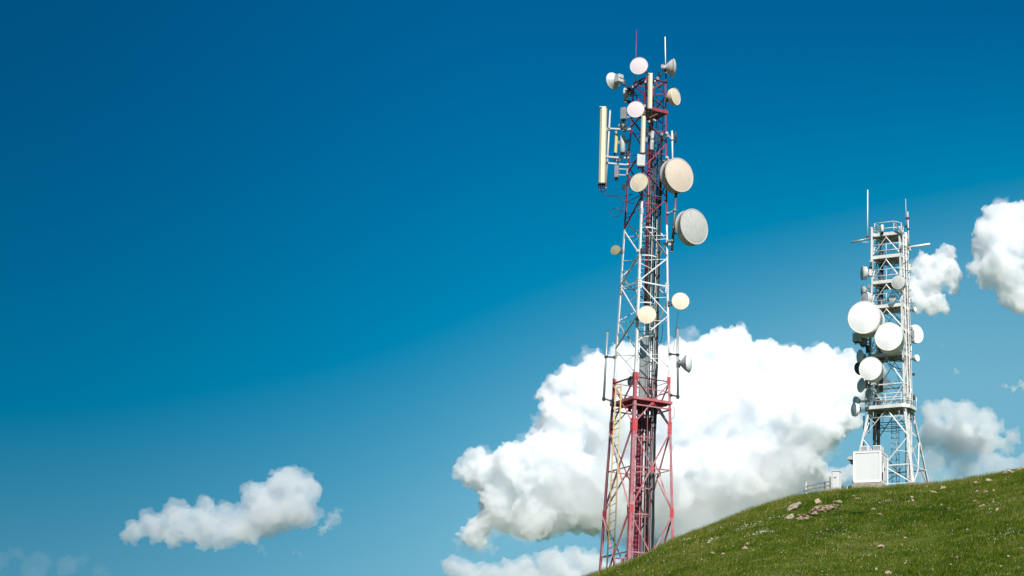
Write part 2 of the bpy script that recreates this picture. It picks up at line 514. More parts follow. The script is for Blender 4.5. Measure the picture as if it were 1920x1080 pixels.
def clamp_at(mb, P, r=0.09, h=0.16, mi=0):
    mb.tube(P - Z * h / 2, P + Z * h / 2, r, 8, mi=mi)
    mb.box(P + Vector((0, -r, 0)), Vector((0.05, 0, 0)), Vector((0, 0.03, 0)), Z * h * 0.4, mi)

def dish(label, x, y, Y, rpx, yaw, L, style, face, body, hold, group, pitch=0.0, radio=None, name="dish_antenna", rim=None, mount_mat='dgalv'):
    """hold: the point of the tower that carries it. style: drum | pan | bowl"""
    P = at(x, y, Y)
    m = px(Y)
    r = rpx * m
    n = facing(P, yaw)
    if pitch:
        n = (n + Z * math.tan(R(pitch))).normalized()
    T = Thing(name, label, 'dish antenna', P, group)
    hold = Vector(hold)
    if style == 'drum':
        mb = MB().lathe(P, n, [(-L, r * 0.90), (-L, r), (-L + 0.03, r * 1.012), (-L + 0.06, r), (-0.03, r), (-0.028, r * 1.018), (0.0, r * 1.018), (0.0, r * 0.965), (-0.03, r * 0.96)], 56)
        sh = T.part("shroud", mb, M[body])
        # bolts round the rim band
        bb = MB()
        s = n.cross(Z).normalized(); u = s.cross(n)
        for k in range(20):
            a = 2 * math.pi * k / 20
            q = P + (s * math.cos(a) + u * math.sin(a)) * (r * 1.02) - n * 0.045
            bb.box(q, s * 0.018, u * 0.018, n * 0.018)
        T.part("rim_clip", bb, M[rim or 'galv'], sh)
        mb = MB().lathe(P, n, [(-0.012, r * 0.962), (0.0, r * 0.92), (0.05 * r, r * 0.45), (0.10 * r, 0.0)], 56)
        T.part("radome", mb, M[face])
        mb = MB().lathe(P - n * L, n, [(0.0, r * 0.9), (-0.12 * r, r * 0.7), (-0.26 * r, r * 0.3), (-0.28 * r, 0.13 * r), (-0.42 * r, 0.12 * r), (-0.42 * r, 0.0)], 40)
        T.part("reflector", mb, M[body])
        back = P - n * (L + 0.40 * r)
    elif style == 'pan':
        mb = MB().lathe(P, n, [(-L, r * 0.93), (-L * 0.6, r), (-0.012, r * 1.01), (0.02, r * 1.01), (0.024, r * 0.985), (0.005, r * 0.965)], 48)
        T.part("shroud", mb, M[body])
        mb = MB().lathe(P, n, [(0.002, r * 0.972), (0.006, r * 0.93), (0.008 + 0.03 * r, r * 0.5), (0.008 + 0.05 * r, 0.0)], 48)
        T.part("radome", mb, M[face])
        mb = MB().lathe(P - n * L, n, [(0.0, r * 0.93), (-0.16 * r, r * 0.66), (-0.28 * r, r * 0.3), (-0.30 * r, 0.16 * r), (-0.5 * r, 0.15 * r), (-0.5 * r, 0.0)], 40)
        T.part("reflector", mb, M[body])
        back = P - n * (L + 0.45 * r)
    else:
        mb = MB().lathe(P, n, [(0.0, r * 0.99), (0.10 * r, r * 0.93), (0.22 * r, r * 0.7), (0.30 * r, r * 0.4), (0.33 * r, 0.0)], 48)
        T.part("radome", mb, M[face])
        mb = MB().lathe(P, n, [(0.0, r * 0.96), (0.02, r * 1.02), (-0.03, r * 1.02), (-0.03, r * 0.98), (-L * 0.35, r * 0.84), (-L * 0.75, r * 0.5), (-L, r * 0.22), (-L - 0.02, r * 0.2), (-L - 0.1, r * 0.18), (-L - 0.1, 0.0)], 48)
        T.part("reflector", mb, M[body])
        back = P - n * (L + 0.08)
    if radio:
        s = n.cross(Z).normalized()
        w = radio * m
        mb = MB().box(back - n * w * 0.45, n * w * 0.5, s * w * 0.5, Z * w * 0.62, bev=0.04)
        for k in range(6):
            mb.box(back - n * w * 0.97, n * 0.03, s * (w * 0.42), Z * 0.012 + Z * 0, 0)
        ru = T.part("radio_unit", mb, M['palegrey'])
        mb = MB().box(back - n * w * 0.45 + s * w * 0.53, n * w * 0.3, s * 0.02, Z * w * 0.4)
        T.part("cooling_fins", mb, M['midgrey'], ru)
        back = back - n * w * 0.3
    mb = MB()
    q = Vector((hold.x, hold.y, back.z))
    mb.tube(back, q, max(0.035, 0.05 * r), 8)
    mb.bar(back - Z * 0.3 * r, q - Z * 0.3 * r, 0.05, 0.07)
    mb.box(back, (q - back).normalized() * 0.06 if (q - back).length > 0.01 else Vector((0.06, 0, 0)), n.cross(Z).normalized() * 0.10, Z * (0.33 * r + 0.06))
    clamp_at(mb, q, 0.10, 0.18); clamp_at(mb, q - Z * 0.3 * r, 0.10, 0.14)
    T.part("mount", mb, M[mount_mat])
    return T

def mast(label, p, q, r, mat, group, brackets=(), name="pole_antenna", cat="pole antenna", tip=None, bmat='dark'):
    """upright tube from p up to q held by brackets: (height fraction, point on the tower)"""
    p, q = Vector(p), Vector(q)
    T = Thing(name, label, cat, p, group)
    mb = MB().tube(p, q, r, 12, r2=tip or r)
    T.part("tube", mb, M[mat])
    if tip is None:
        mb = MB().tube(q, q + (q - p).normalized() * 0.04, r * 1.15, 12)
        mb.tube(p - (q - p).normalized() * 0.05, p, r * 1.2, 12)
        T.part("end_cap", mb, M[bmat])
    for f, h in brackets:
        a = p.lerp(q, f); h = Vector(h)
        mb = MB().bar(a, h, 0.07, 0.09)
        clamp_at(mb, a, r + 0.035, 0.14); clamp_at(mb, h, 0.10, 0.16)
        T.part("bracket", mb, M[bmat])
    return T

def panel(label, xt, yt, xb, yb, Y, wpx, dpx, yaw, mat, group, holds=(), plugs=4, name="panel_antenna", cat="panel antenna", tail=True, bmat='galv', top='dark'):
    """long sector antenna between two measured ends"""
    A, B = at(xt, yt, Y), at(xb, yb, Y)
    B.y = A.y
    m = px(Y); w, d = wpx * m, dpx * m
    n = facing(A, yaw); s = Z.cross(n).normalized()
    T = Thing(name, label, cat, B, group)
    mb = MB()
    prof = [(w * 0.5, -d * 0.1), (w * 0.42, d * 0.36), (w * 0.30, d * 0.5), (-w * 0.08, d * 0.5), (-w * 0.40, d * 0.12), (-w * 0.5, -d * 0.2), (-w * 0.5, -d * 0.45), (w * 0.5, -d * 0.45)]
    N = len(prof)
    vs = [e + s * a + n * b for e in (B, A) for a, b in prof]
    mb.add(vs, [(i, (i + 1) % N, N + (i + 1) % N, N + i) for i in range(N)] + [tuple(range(N))[::-1], tuple(range(N, 2 * N))])
    T.part("shell", mb, M[mat])
    T.part("end_cap", MB().box(A + Z * 0.01, s * (w * 0.47), n * (d * 0.45), Z * 0.02), M[mat])
    T.part("end_cap", MB().box(B - Z * 0.03, s * (w * 0.52), n * (d * 0.5), Z * 0.04), M[top])
    if tail:
        for k in range(plugs):
            mb = MB()
            q = B + s * (w * (k / max(plugs - 1, 1) - 0.5) * 0.75)
            mb.tube(q - Z * 0.05, q - Z * 0.34, 0.035, 7); mb.tube(q - Z * 0.33, q - Z * 0.6, 0.016, 6)
            T.part("connector", mb, M['dark'])
    for f, h in holds:
        a = A.lerp(B, f) - n * (d * 0.45); h = Vector(h); h.z = a.z
        mb = MB().bar(a, h, 0.06, 0.22)
        mb.bar(a + Z * 0.0, a - n * 0.12, 0.2, 0.12)
        clamp_at(mb, h, 0.09, 0.2)
        T.part("bracket", mb, M[bmat])
    return T

def unit_box(label, x, y, Y, wpx, hpx, dpx, yaw, mat, group, hold, name="radio_box", cat="radio unit", round_=False):
    P = at(x, y, Y); m = px(Y)
    n = facing(P, yaw); s = n.cross(Z).normalized()
    T = Thing(name, label, cat, P, group)
    w, h, d = wpx * m / 2, hpx * m / 2, dpx * m / 2
    if round_:
        mb = MB().lathe(P - Z * h, Z, [(0, 0), (0, w * 0.8), (0.03, w), (2 * h - 0.06, w), (2 * h, w * 0.7), (2 * h, 0)], 24)
    else:
        mb = MB().box(P, s * w, n * d, Z * h, bev=min(0.03, w * 0.3))
    T.part("housing", mb, M[mat])
    mb = MB()
    for k in range(3):
        q = P - Z * h + s * (w * (k - 1) * 0.6)
        mb.tube(q, q - Z * 0.2, 0.035, 7)
    mb.box(P - Z * (h + 0.03), s * w * 0.8, n * d * 0.8, Z * 0.03)
    T.part("connector", mb, M['dark'])
    hold = Vector(hold); hold.z = P.z
    mb = MB()
    for dz in (0.5, -0.5):
        mb.bar(P + Z * h * dz, hold + Z * h * dz, 0.05, 0.06)
    clamp_at(mb, hold, 0.09, max(2 * h * 0.6, 0.15))
    T.part("bracket", mb, M['galv'])
    return T
# ------------------------------------------------------------------ the red and white lattice tower
RX, RY, RYAW = -13.307, 131.0, 0.656
rex = Vector((math.cos(RYAW), math.sin(RYAW), 0)); rey = Vector((-math.sin(RYAW), math.cos(RYAW), 0))
_rz = [14.0, 25.4, 31.0, 37.2, 51.06, 60]; _rs = [1.86, 1.491, 1.305, 1.115, 0.776, 0.6]
SGN = {'n': (-1, -1), 'r': (1, -1), 'l': (-1, 1), 'b': (1, 1)}
def rside(z): return float(np.interp(z, _rz, _rs))
def rleg(k, z, off=0.0):
    s = rside(z) + off; a, b = SGN[k]
    return Vector((RX, RY, 0)) + rex * (a * s) + rey * (b * s) + Z * z
def rzy(k, y):
    lo, hi = 10.0, 60.0
    for _ in range(40):
        m = (lo + hi) / 2
        if proj(rleg(k, m))[1] > y: lo = m
        else: hi = m
    return (lo + hi) / 2
def rp(k, y): return rleg(k, rzy(k, y))

ZTOP = rzy('n', 143)
TR = Thing("lattice_tower", "tall slim lattice tower painted red, white and red, rising in front of the largest cloud", "lattice tower", (RX, RY, gz(RX, RY)))
RM = [M['pink'], M['white'], M['red'], M['bright'], M['dgalv']]
Z1, Z2 = rzy('n', 704), rzy('n', 400)          # where the paint changes
def zone(z, lowred=0): return 0 if z < Z1 else (1 if z < Z2 else 2)

def make_red_tower():
    for k in 'nrlb':
        a, b = SGN[k]
        dz = {'n': 0.9, 'l': -0.6, 'r': -0.4, 'b': 0}[k]
        gx = rleg(k, 20)
        z0 = gz(gx.x, gx.y) - 0.6
        cuts = [z0, (z0 + Z1) / 2, Z1, rzy('n', 525), Z2 + dz, rzy('n', 270), ZTOP]
        ws = [0.20, 0.185, 0.14, 0.125, 0.115, 0.105]
        mb = MB()
        for i in range(6):
            za, zb = cuts[i], cuts[i + 1]
            mb.angle(rleg(k, za), rleg(k, zb), rex * -a, rey * -b, ws[i], 0.022, [0, 0, 1, 1, 2, 2][i])
        leg = TR.part("leg", mb, RM)
        # splice plates with bolts at the joints between sections
        bolts = MB()
        for z, h, hw in ((rzy(k, 795 if k in 'nb' else 803), 0.40, 0.15), (rzy('n', 530), 0.32, 0.12), (Z1, 0.24, 0.13), (rzy('n', 330), 0.18, 0.09), (rzy('n', 953), 0.26, 0.14)):
            mb = MB()
            for d, e in ((rex * -a, rey * -b), (rey * -b, rex * -a)):
                c = rleg(k, z) + d * (hw + 0.005) - e * 0.014
                mb.box(c, d * hw, e * 0.009, Z * h, 3 if z < Z1 + 0.2 else (1 if z < Z2 else 2))
                for q in range(4):
                    for o in (-hw * 0.45, hw * 0.35):
                        bolts.box(c + d * o - e * 0.018 + Z * h * (q - 1.5) * 0.5, d * 0.018, e * 0.012, Z * 0.02)
            gp = TR.part("gusset_plate", mb, RM, leg)
        tag(TR.part("bolts", bolts, M['dark'], leg), kind='stuff')

    def brace(k1, z1, k2, z2, w, col=None, inset=0.03, name="brace", sub=None, dark=False):
        p, q = rleg(k1, z1), rleg(k2, z2)
        c = Vector((RX, RY, (p.z + q.z) / 2)) - (p + q) / 2
        inn = Vector((c.x, c.y, 0)).normalized()
        d = (q - p).normalized()
        up = inn.cross(d).normalized()
        if up.z < 0: up = -up
        p, q = p + inn * inset + d * 0.08, q + inn * inset - d * 0.08
        mb = MB().angle(p, q, up * -1, -inn if dark else inn, w * (0.6 if dark else 1.0), 0.014, zone((z1 + z2) / 2) if col is None else col, w * 1.5 if dark else w)
        return TR.part(name, mb, RM, sub)

    faces = [('n', 'l'), ('n', 'r'), ('b', 'l'), ('b', 'r')]
    # lower part: crossed panels with a plate where the diagonals meet
    lv = [1115, 953, 794, 705]
    for (k1, k2) in faces:
        for i in range(3):
            ya, yb = lv[i], lv[i + 1]
            za, zb = rzy('n', ya), rzy('n', yb)
            if i == 0: za -= 0.4
            w = 0.078 if i < 2 else 0.07
            brace(k1, za, k2, zb, w, dark=(k2 == 'l')); brace(k1, zb, k2, za, w, inset=0.055, dark=(k2 == 'l' or i == 2))
            c = (rleg(k1, za) + rleg(k2, zb) + rleg(k1, zb) + rleg(k2, za)) / 4
            e = (rleg(k2, zb) - rleg(k1, zb)).normalized()
            o = Vector((c.x - RX, c.y - RY, 0)).normalized()
            mb = MB().box(c + o * 0.0, e * 0.11, o * 0.012, Z * 0.15)
            TR.part("crossing_plate", mb, M['bright'])
        for y in (871, 1032, 705):
            z = rzy('n', y)
            brace(k1, z, k2, z, 0.085, name="horizontal_beam", inset=0.075, dark=(y == 705 or k1 == "b"))
        z = rzy('n', 525)
        brace(k1, z, k2, z, 0.09, name="horizontal_beam", inset=0.06, dark=(k1 == "b"))
        z = rzy('n', 365)
        brace(k1, z, k2, z, 0.04, name="horizontal_beam", inset=0.06, dark=True)
    # upper part: single diagonals zigzagging up each face
    zl = [('n', 698), ('l', 655), ('n', 592), ('l', 537), ('n', 477), ('l', 432), ('n', 368), ('l', 326), ('n', 280), ('l', 240), ('n', 210), ('l', 168), ('n', 148)]
    zr = [('r', 703), ('n', 640), ('r', 590), ('n', 526), ('r', 482), ('n', 415), ('r', 371), ('n', 315), ('r', 268), ('n', 224), ('r', 204), ('n', 176), ('r', 150)]
    zb1 = [('b', 690), ('l', 602), ('b', 570), ('l', 520), ('b', 468), ('l', 412), ('b', 374), ('l', 312), ('b', 275), ('l', 222), ('b', 190), ('l', 160)]
    zb2 = [('r', 690), ('b', 650), ('r', 560), ('b', 520), ('r', 450), ('b', 420), ('r', 340), ('b', 310), ('r', 240), ('b', 214), ('r', 180), ('b', 150)]
    for seq in (zl, zr, zb1, zb2):
        for (k1, y1), (k2, y2) in zip(seq, seq[1:]):
            w = 0.066 if y1 > 430 else 0.06
            up_near = (k1 if y1 < y2 else k2) in 'nb'
            brace(k1, rzy(k1, y1), k2, rzy(k2, y2), w, dark=up_near and y1 != 592 and not (k1 in 'nr' and y1 > 500))
            # thin secondary members from the middle of each diagonal back to the legs
            if seq in (zl, zr) and abs(y1 - y2) > 30:
                za, zb = rzy(k1, y1), rzy(k2, y2)
                m = (rleg(k1, za) + rleg(k2, zb)) / 2
                kk = k1 if y1 > y2 else k2
                q = rleg(kk, m.z + 0.25)
                c = Vector((RX - m.x, RY - m.y, 0)).normalized() * 0.05
                TR.part("secondary_brace", MB().angle(m + c, q + c, Vector((0, 0, -1)), c.normalized(), 0.035, 0.01, zone(m.z), 0.06), RM)
    for y in (655, 592, 477, 432, 326, 280, 240, 168):
        z = rzy('n', y)
        for p, q in (('n', 'b'), ('l', 'r')):
            TR.part("plan_brace", MB().tube(rleg(p, z, -0.06) + Z * (0.0 if p == 'n' else 0.06), rleg(q, z, -0.06) + Z * (0.0 if p == 'n' else 0.06), 0.022, 6, mi=zone(z)), RM)
    # top frame
    for (k1, k2) in faces:
        brace(k1, ZTOP - 0.05, k2, ZTOP - 0.05, 0.07, name="horizontal_beam", dark=True)

    # platform in the red section
    zp = rzy('n', 745)
    s = rside(zp)
    mb = MB(); fr = MB()
    for (k1, k2) in faces:
        p, q = rleg(k1, zp, 0.05), rleg(k2, zp, 0.05)
        fr.bar(p, q, 0.07, 0.17)
        p, q = rleg(k1, zp - 0.42, 0.0), rleg(k2, zp - 0.42, 0.0)
        fr.bar(p, q, 0.06, 0.08)
    for i in range(-5, 6):
        a = rex * (i * s * 0.18)
        mb.bar(Vector((RX, RY, zp - 0.02)) + a - rey * (s * 0.97), Vector((RX, RY, zp - 0.02)) + a + rey * (s * 0.97), s * 0.16, 0.05)
    for i in (-0.6, 0.0, 0.6):
        a = rey * (i * s)
        mb.bar(Vector((RX, RY, zp - 0.10)) + a - rex * s, Vector((RX, RY, zp - 0.10)) + a + rex * s, 0.09, 0.10)
    dk = TR.part("platform", mb, M['red'])
    TR.part("edge_beam", fr, M['pink'], dk)
    mb = MB()
    for (k1, k2) in (('n', 'r'), ('b', 'r'), ('b', 'l')):
        mb.bar(rleg(k1, zp + 0.70, -0.05), rleg(k2, zp + 0.70, -0.05), 0.05, 0.06)
    TR.part("guard_rail", mb, M['pink'], dk)
    # platform near the top
    zq = rzy('n', 201)
    s = rside(zq)
    mb = MB(); fr = MB()
    for (k1, k2) in faces:
        fr.bar(rleg(k1, zq, 0.06), rleg(k2, zq, 0.06), 0.06, 0.20)
    for i in range(-3, 4):
        a = rex * (i * s * 0.29)
        mb.bar(Vector((RX, RY, zq - 0.12)) + a - rey * s, Vector((RX, RY, zq - 0.12)) + a + rey * s, s * 0.24, 0.05)
    dk = TR.part("platform", mb, M['dgalv'])
    TR.part("edge_beam", fr, M['red'], dk)

    # climbing ladder inside a hooped cage
    lc = Vector((RX, RY, 0)) + rex * -0.05 + rey * 0.15
    gz0 = gz(RX, RY)
    t1 = rex; t2 = rey
    mb = MB()
    zs = [gz0, Z1, Z2, ZTOP - 1.0]
    for d in (-0.24, 0.24):
        for i in range(3):
            mb.bar(lc + t1 * d + Z * zs[i], lc + t1 * d + Z * zs[i + 1], 0.055, 0.055, t2, i)
    z = gz0 + 0.4
    while z < ZTOP - 1.1:
        mb.tube(lc - t1 * 0.22 + Z * z, lc + t1 * 0.22 + Z * z, 0.014, 6, mi=zone(z)); z += 0.30
    lad = TR.part("caged_ladder", mb, RM)
    def hoop(z, r0=0.62):
        c = lc - t2 * 0.42 + Z * z
        pts = [c + t1 * (math.cos(a) * r0) + t2 * (math.sin(a) * r0) for a in np.linspace(R(125), R(415), 15)]
        mb = MB()
        for p, q in zip(pts, pts[1:]):
            mb.bar(p, q, 0.012, 0.075, None, zone(z))
        TR.part("safety_hoop", mb, RM, lad)
    for y in (978, 930, 900, 835, 795, 640, 585, 497, 445, 400):
        hoop(rzy('b', y))
    mb = MB()
    for a in (200, 270, 340):
        c = lc - t2 * 0.42 + t1 * (math.cos(R(a)) * 0.62) + t2 * (math.sin(R(a)) * 0.62)
        for i in range(2):
            mb.bar(c + Z * (gz0 + 0.2 if i == 0 else Z1), c + Z * (Z1 if i == 0 else Z2), 0.035, 0.03, None, i)
    TR.part("cage_bar", mb, RM, lad)

    # maroon cable duct below, grey cable tray above the platform
    dc = Vector((RX, RY, 0)) + rex * 0.22 + rey * 0.36
    mb = MB()
    for o, w in ((-0.14, 0.16), (0.10, 0.22)):
        mb.bar(dc + rex * o + Z * (gz0 - 0.3), dc + rex * o + Z * (zp - 0.15), w, 0.14 + w * 0.1, rey)
    TR.part("cable_duct", mb, M['maroon'])
    mb = MB().box(Vector((RX, RY, (rzy('n', 620) + zp) / 2)) + rex * 0.05 - rey * 0.1, rex * 0.28, rey * 0.05, Z * ((rzy('n', 620) - zp) / 2))
    TR.part("cable_tray", mb, M['galv'])

    # bundle of feeder cables up the right-hand side
    rnd = random.Random(5)
    rails = MB()
    bc = Vector((RX, RY, 0)) + rex * 0.74 + rey * -0.12
    for d in (-0.30, 0.30):
        rails.bar(bc + rex * d + Z * (gz0 - 0.2), bc + rex * d * 0.8 + Z * rzy('n', 240), 0.05, 0.08, rey)
    z = gz0
    while z < rzy('n', 240):
        rails.bar(bc - rex * 0.3 + Z * z, bc + rex * 0.3 + Z * z, 0.04, 0.04); z += 0.75
    cl = TR.part("cable_ladder", rails, M['dgalv'])
    for i in range(15):
        d0 = -0.27 + 0.54 * i / 14
        fr_ = rnd.choice([-0.09, -0.07, 0.08, -0.12])
        ztop = rzy('n', rnd.choice([160, 230, 300, 330, 380, 430, 250]))
        zz = gz0 - 0.2
        pts = []
        while zz < ztop:
            k = (zz - gz0) / 30
            pts.append(bc + rex * (d0 * (1 - 0.25 * k) + rnd.gauss(0, 0.010)) + rey * (fr_ + rnd.gauss(0, 0.012)) + Z * zz); zz += 0.9
        TR.part("feeder_cable", MB().path(pts, rnd.choice([0.022, 0.028, 0.034]), 6), M['galv' if i in (4, 9) else 'cable'])
    c0_ = Vector((RX, RY, 0)) + rex * 0.13
    TR.part("conduit", MB().tube(c0_ + Z * rzy('n', 560), c0_ + Z * rzy('n', 225), 0.10, 10), M['maroon'])
    c0_ = Vector((RX, RY, 0)) + rex * 0.42 + rey * 0.2
    TR.part("conduit", MB().tube(c0_ + Z * rzy('n', 700), c0_ + Z * rzy('n', 300), 0.055, 8), M['dgalv'])
    # loose jumpers near the equipment
    def wire(pts, r=0.014, mat='cable', label=None):
        P = [Vector(p) for p in pts]
        out = []
        for i in range(len(P) - 1):
            p0, p1, p2, p3 = P[max(i - 1, 0)], P[i], P[i + 1], P[min(i + 2, len(P) - 1)]
            for k in range(6):
                t = k / 6
                out.append(0.5 * ((2 * p1) + (p2 - p0) * t + (2 * p0 - 5 * p1 + 4 * p2 - p3) * t * t + (-p0 + 3 * p1 - 3 * p2 + p3) * t ** 3))
        out.append(P[-1])
        TR.part("jumper_cable", MB().path(out, r, 6), M[mat])
    yl = rleg('l', 40).y
    A_ = lambda x, y, dy=0.0: at(x, y, yl + dy)
    wire([A_(1126, 352), A_(1129, 361), A_(1136, 366), A_(1150, 368), A_(1164, 371), A_(1171, 380)], 0.020)
    wire([A_(1134, 352), A_(1137, 364), A_(1150, 366), A_(1166, 369), A_(1173, 382)], 0.016)
    wire([A_(1170, 380), A_(1166, 392), A_(1160, 404), A_(1151, 406), A_(1145, 400), A_(1147, 392), A_(1155, 390), A_(1163, 395), A_(1172, 398)], 0.022)
    wire([A_(1156, 345), A_(1154, 352), A_(1160, 354), A_(1168, 352), A_(1176, 360)], 0.012)
    wire([A_(1150, 312), A_(1146, 330), A_(1140, 345), A_(1137, 352)], 0.010)
    wire([A_(1157, 480), A_(1160, 492), A_(1168, 498)], 0.010)
    yr = rleg('r', 36).y
    wire([at(1272, 584, yr), at(1269, 605, yr), at(1266, 632, yr), at(1262, 660, yr)], 0.014)
    wire([at(1257, 670, yr), at(1254, 692, yr), at(1251, 706, yr)], 0.014)
    wire([at(1261, 760, yr), at(1265, 770, yr), at(1263, 782, yr), at(1258, 786, yr)], 0.012)
    for i in range(46):
        y0 = rnd.uniform(165, 690)
        c = Vector((RX, RY, rzy('n', y0)))
        k = rside(c.z)
        a = c + rex * rnd.uniform(-0.9, 0.9) * k + rey * rnd.uniform(-0.9, 0.9) * k
        b = bc + rex * rnd.uniform(-0.25, 0.25) + Z * (c.z - rnd.uniform(0.4, 2.2))
        wire([a, a.lerp(b, 0.4) - Z * rnd.uniform(0.15, 0.5) + rex * rnd.uniform(-0.2, 0.2), b], rnd.choice([0.011, 0.015, 0.02]), rnd.choice(['cable', 'cable', 'dgalv']))
    # step bolts and stub pipes
    for (x0, y0, x1, y1, k) in ((1171, 367, 1186, 364, 'l'), (1214, 366, 1240, 369, 'n')):
        yk = rleg(k, 44).y
        TR.part("stub_pipe", MB().tube(at(x0, y0, yk - 0.12), at(x1, y1, yk - 0.12), 0.035, 8), M['dgalv'])
    # small dark equipment clusters on the frame
    for i in range(12):
        y0 = rnd.choice([165, 185, 215, 232, 245, 262, 290, 310, 330, 470, 350, 395])
        k = rnd.choice('nrlb')
        c = rp(k, y0) + Vector((rnd.uniform(-0.2, 0.2), rnd.uniform(-0.1, 0.1), 0))
        mb = MB().box(c, rex * rnd.uniform(0.06, 0.13), rey * rnd.uniform(0.05, 0.1), Z * rnd.uniform(0.07, 0.2), bev=0.012)
        TR.part("junction_box", mb, M[rnd.choice(['dark', 'midgrey', 'palegrey'])])
make_red_tower()

def bracket_cluster(x, y, Y, seed, n=7, sp=7):
    rnd = random.Random(seed)
    for i in range(n):
        c = at(x + rnd.uniform(-sp, sp), y + rnd.uniform(-sp * 0.5, sp * 0.5), Y + rnd.uniform(-0.15, 0.15))
        mb = MB().box(c, rex * rnd.uniform(0.03, 0.12), rey * rnd.uniform(0.03, 0.1), Z * rnd.uniform(0.03, 0.11), bev=0.008)
        TR.part("bracket", mb, M[rnd.choice(['dark', 'dark', 'dgalv', 'palegrey', 'midgrey'])])
for i, (x, y, n) in enumerate(((1168, 233, 11), (1157, 300, 7), (1172, 243, 6), (1183, 165, 9), (1178, 190, 6), (1222, 226, 9), (1247, 252, 5), (1249, 305, 6), (1252, 455, 4), (1230, 150, 4), (1243, 138, 5), (1203, 155, 5))):
    bracket_cluster(x, y, rleg('l', 47).y - 0.1 if x < 1200 else RY - 0.4, 60 + i, n)
RG = 'dish antennas on the red and white tower'
def H(k, y): return rp(k, y)
yN, yR, yL = RY - 1.0, RY - 0.1, RY + 0.1
dish("pinkish white round dish at the very top of the red tower, facing forward", 1198, 123.5, rleg('n', 50).y - 0.5, 18, -14, 0.16, 'pan', 'pinkwhite', 'pinkwhite', rleg('n', ZTOP), RG)
dish("pinkish white round dish below the top one, beside the two cream panels", 1192, 205, rleg('n', 48).y - 0.45, 17, -12, 0.16, 'pan', 'pinkwhite', 'pinkwhite', rleg('n', 48), RG)
dish("grey dish at the top right of the red tower seen edge-on beside a white rod", 1262, 127.5, rleg('r', 51).y - 0.2, 18.5, 98, 0.50, 'bowl', 'palegrey', 'tandrum', rleg('r', ZTOP), RG, radio=7)
dish("white dish seen from behind with a square radio box, top left of the red tower", 1149, 152, rleg('l', 50).y - 0.1, 17, -140, 0.36, 'bowl', 'dishwhite', 'palegrey', at(1170, 158, rleg('l', 50).y), RG, radio=13)
dish("small grey dish turned away, tucked behind the frame near the red tower's top", 1172, 176, rleg('l', 49).y + 0.3, 12, -105, 0.30, 'bowl', 'palegrey', 'palegrey', rp('l', 176), RG)
dish("yellowish round dish facing right, second highest on the right edge of the red tower", 1267, 181, rleg('r', 49).y - 0.25, 17, 58, 0.32, 'pan', 'cream', 'cream', rleg('r', 49), RG)
dish("cream oval dish facing left, level with the large tan drum", 1198, 342, rleg('n', 45).y - 0.6, 19, -29, 0.14, 'pan', 'cream', 'cream', rleg('n', 45), RG)
dish("large tan drum dish with conical cover, upper right of the red tower", 1274, 328, rleg('r', 44).y - 0.45, 34, 37, 0.62, 'drum', 'tan', 'tandrum', rp('r', 330), RG)
dish("large grey-green drum dish with rimmed cloth cover, below the tan drum", 1302, 425, rleg('r', 42).y - 0.40, 35, 41, 0.56, 'drum', 'grey', 'tandrum', at(1263, 425, rleg('r', 42).y - 0.1), RG)
dish("tiny olive dish standing out from the left side of the red tower", 1154, 468.5, rleg('l', 40).y - 0.2, 10, -28, 0.13, 'pan', 'olive', 'olive', rp('l', 470), RG)
dish("cream round dish in front of the white middle section of the red tower", 1213, 590, rleg('n', 36).y - 0.5, 17.5, -4, 0.12, 'pan', 'cream', 'cream', rleg('n', 36), RG)
dish("cream round dish out to the right of the white middle section of the red tower", 1276, 564.5, rleg('r', 36.5).y - 0.35, 17, 6, 0.16, 'pan', 'cream', 'tandrum', rp('r', 568), RG)
yPole = rleg('r', 33).y - 0.1
dish("white bowl dish facing right on a grey pole, lower right of the red tower", 1291, 681, yPole, 18, 74, 0.52, 'bowl', 'dishwhite', 'palegrey', at(1271, 679, yPole), RG)
dish("small dark bell-shaped dish behind the red tower just above its red platform", 1182, 715, RY + 1.1, 10, -60, 0.3, 'bowl', 'midgrey', 'midgrey', rp('b', 712), RG)

PG = 'panel antennas on the red and white tower'
yl0 = rleg('l', 45).y - 0.2
PAN_POLE_T, PAN_POLE_B = at(1144, 208, yl0 + 0.1), at(1136, 352, yl0 + 0.1)
panel("long yellowed panel antenna standing out to the left of the red tower", 1131, 202, 1128, 344, yl0, 14, 12, -8, 'antcream', PG, [(0.28, PAN_POLE_T.lerp(PAN_POLE_B, 0.26)), (0.72, PAN_POLE_T.lerp(PAN_POLE_B, 0.72))], plugs=4)
mast("thin rusty pole behind the long yellowed panel antenna", PAN_POLE_B, PAN_POLE_T, 0.055, 'tandrum', 'poles on the red and white tower',
     [(0.77, rp('l', 243)), (0.40, rp('l', 296)), (0.32, rp('l', 309))], name="support_pole", cat="pole", bmat='palegrey')
panel("upper cream panel antenna near the top of the red tower", 1219.5, 139, 1218.5, 204, rleg('n', 49).y - 0.5, 9.5, 8, 4, 'antcream', PG, [(0.15, rp('n', 148)), (0.85, rp('n', 195))], plugs=2)
panel("lower cream panel antenna below the second pinkish dish", 1206.5, 219, 1204.5, 287, rleg('n', 47).y - 0.5, 9.5, 8, -4, 'antcream', PG, [(0.1, rp('n', 225)), (0.9, rp('n', 280))], plugs=3)
panel("slim grey-yellow panel antenna left of the red tower behind the radio units", 1155.5, 247, 1153.5, 287, yl0 + 0.5, 5, 5, -50, 'antyellow', PG, [(0.5, rp('l', 266))], plugs=2)
panel("short blue-grey panel antenna inside the red tower's frame", 1223, 247, 1222, 281, RY - 0.2, 7, 6, 20, 'palegrey', PG, [(0.2, rp('n', 252))], plugs=2)
EG = 'radio units on the red and white tower'
unit_box("grey box-shaped radio unit left of the second pinkish dish", 1169.5, 213, rleg('l', 47).y - 0.2, 11, 24, 9, -25, 'midgrey', EG, rp('l', 213))
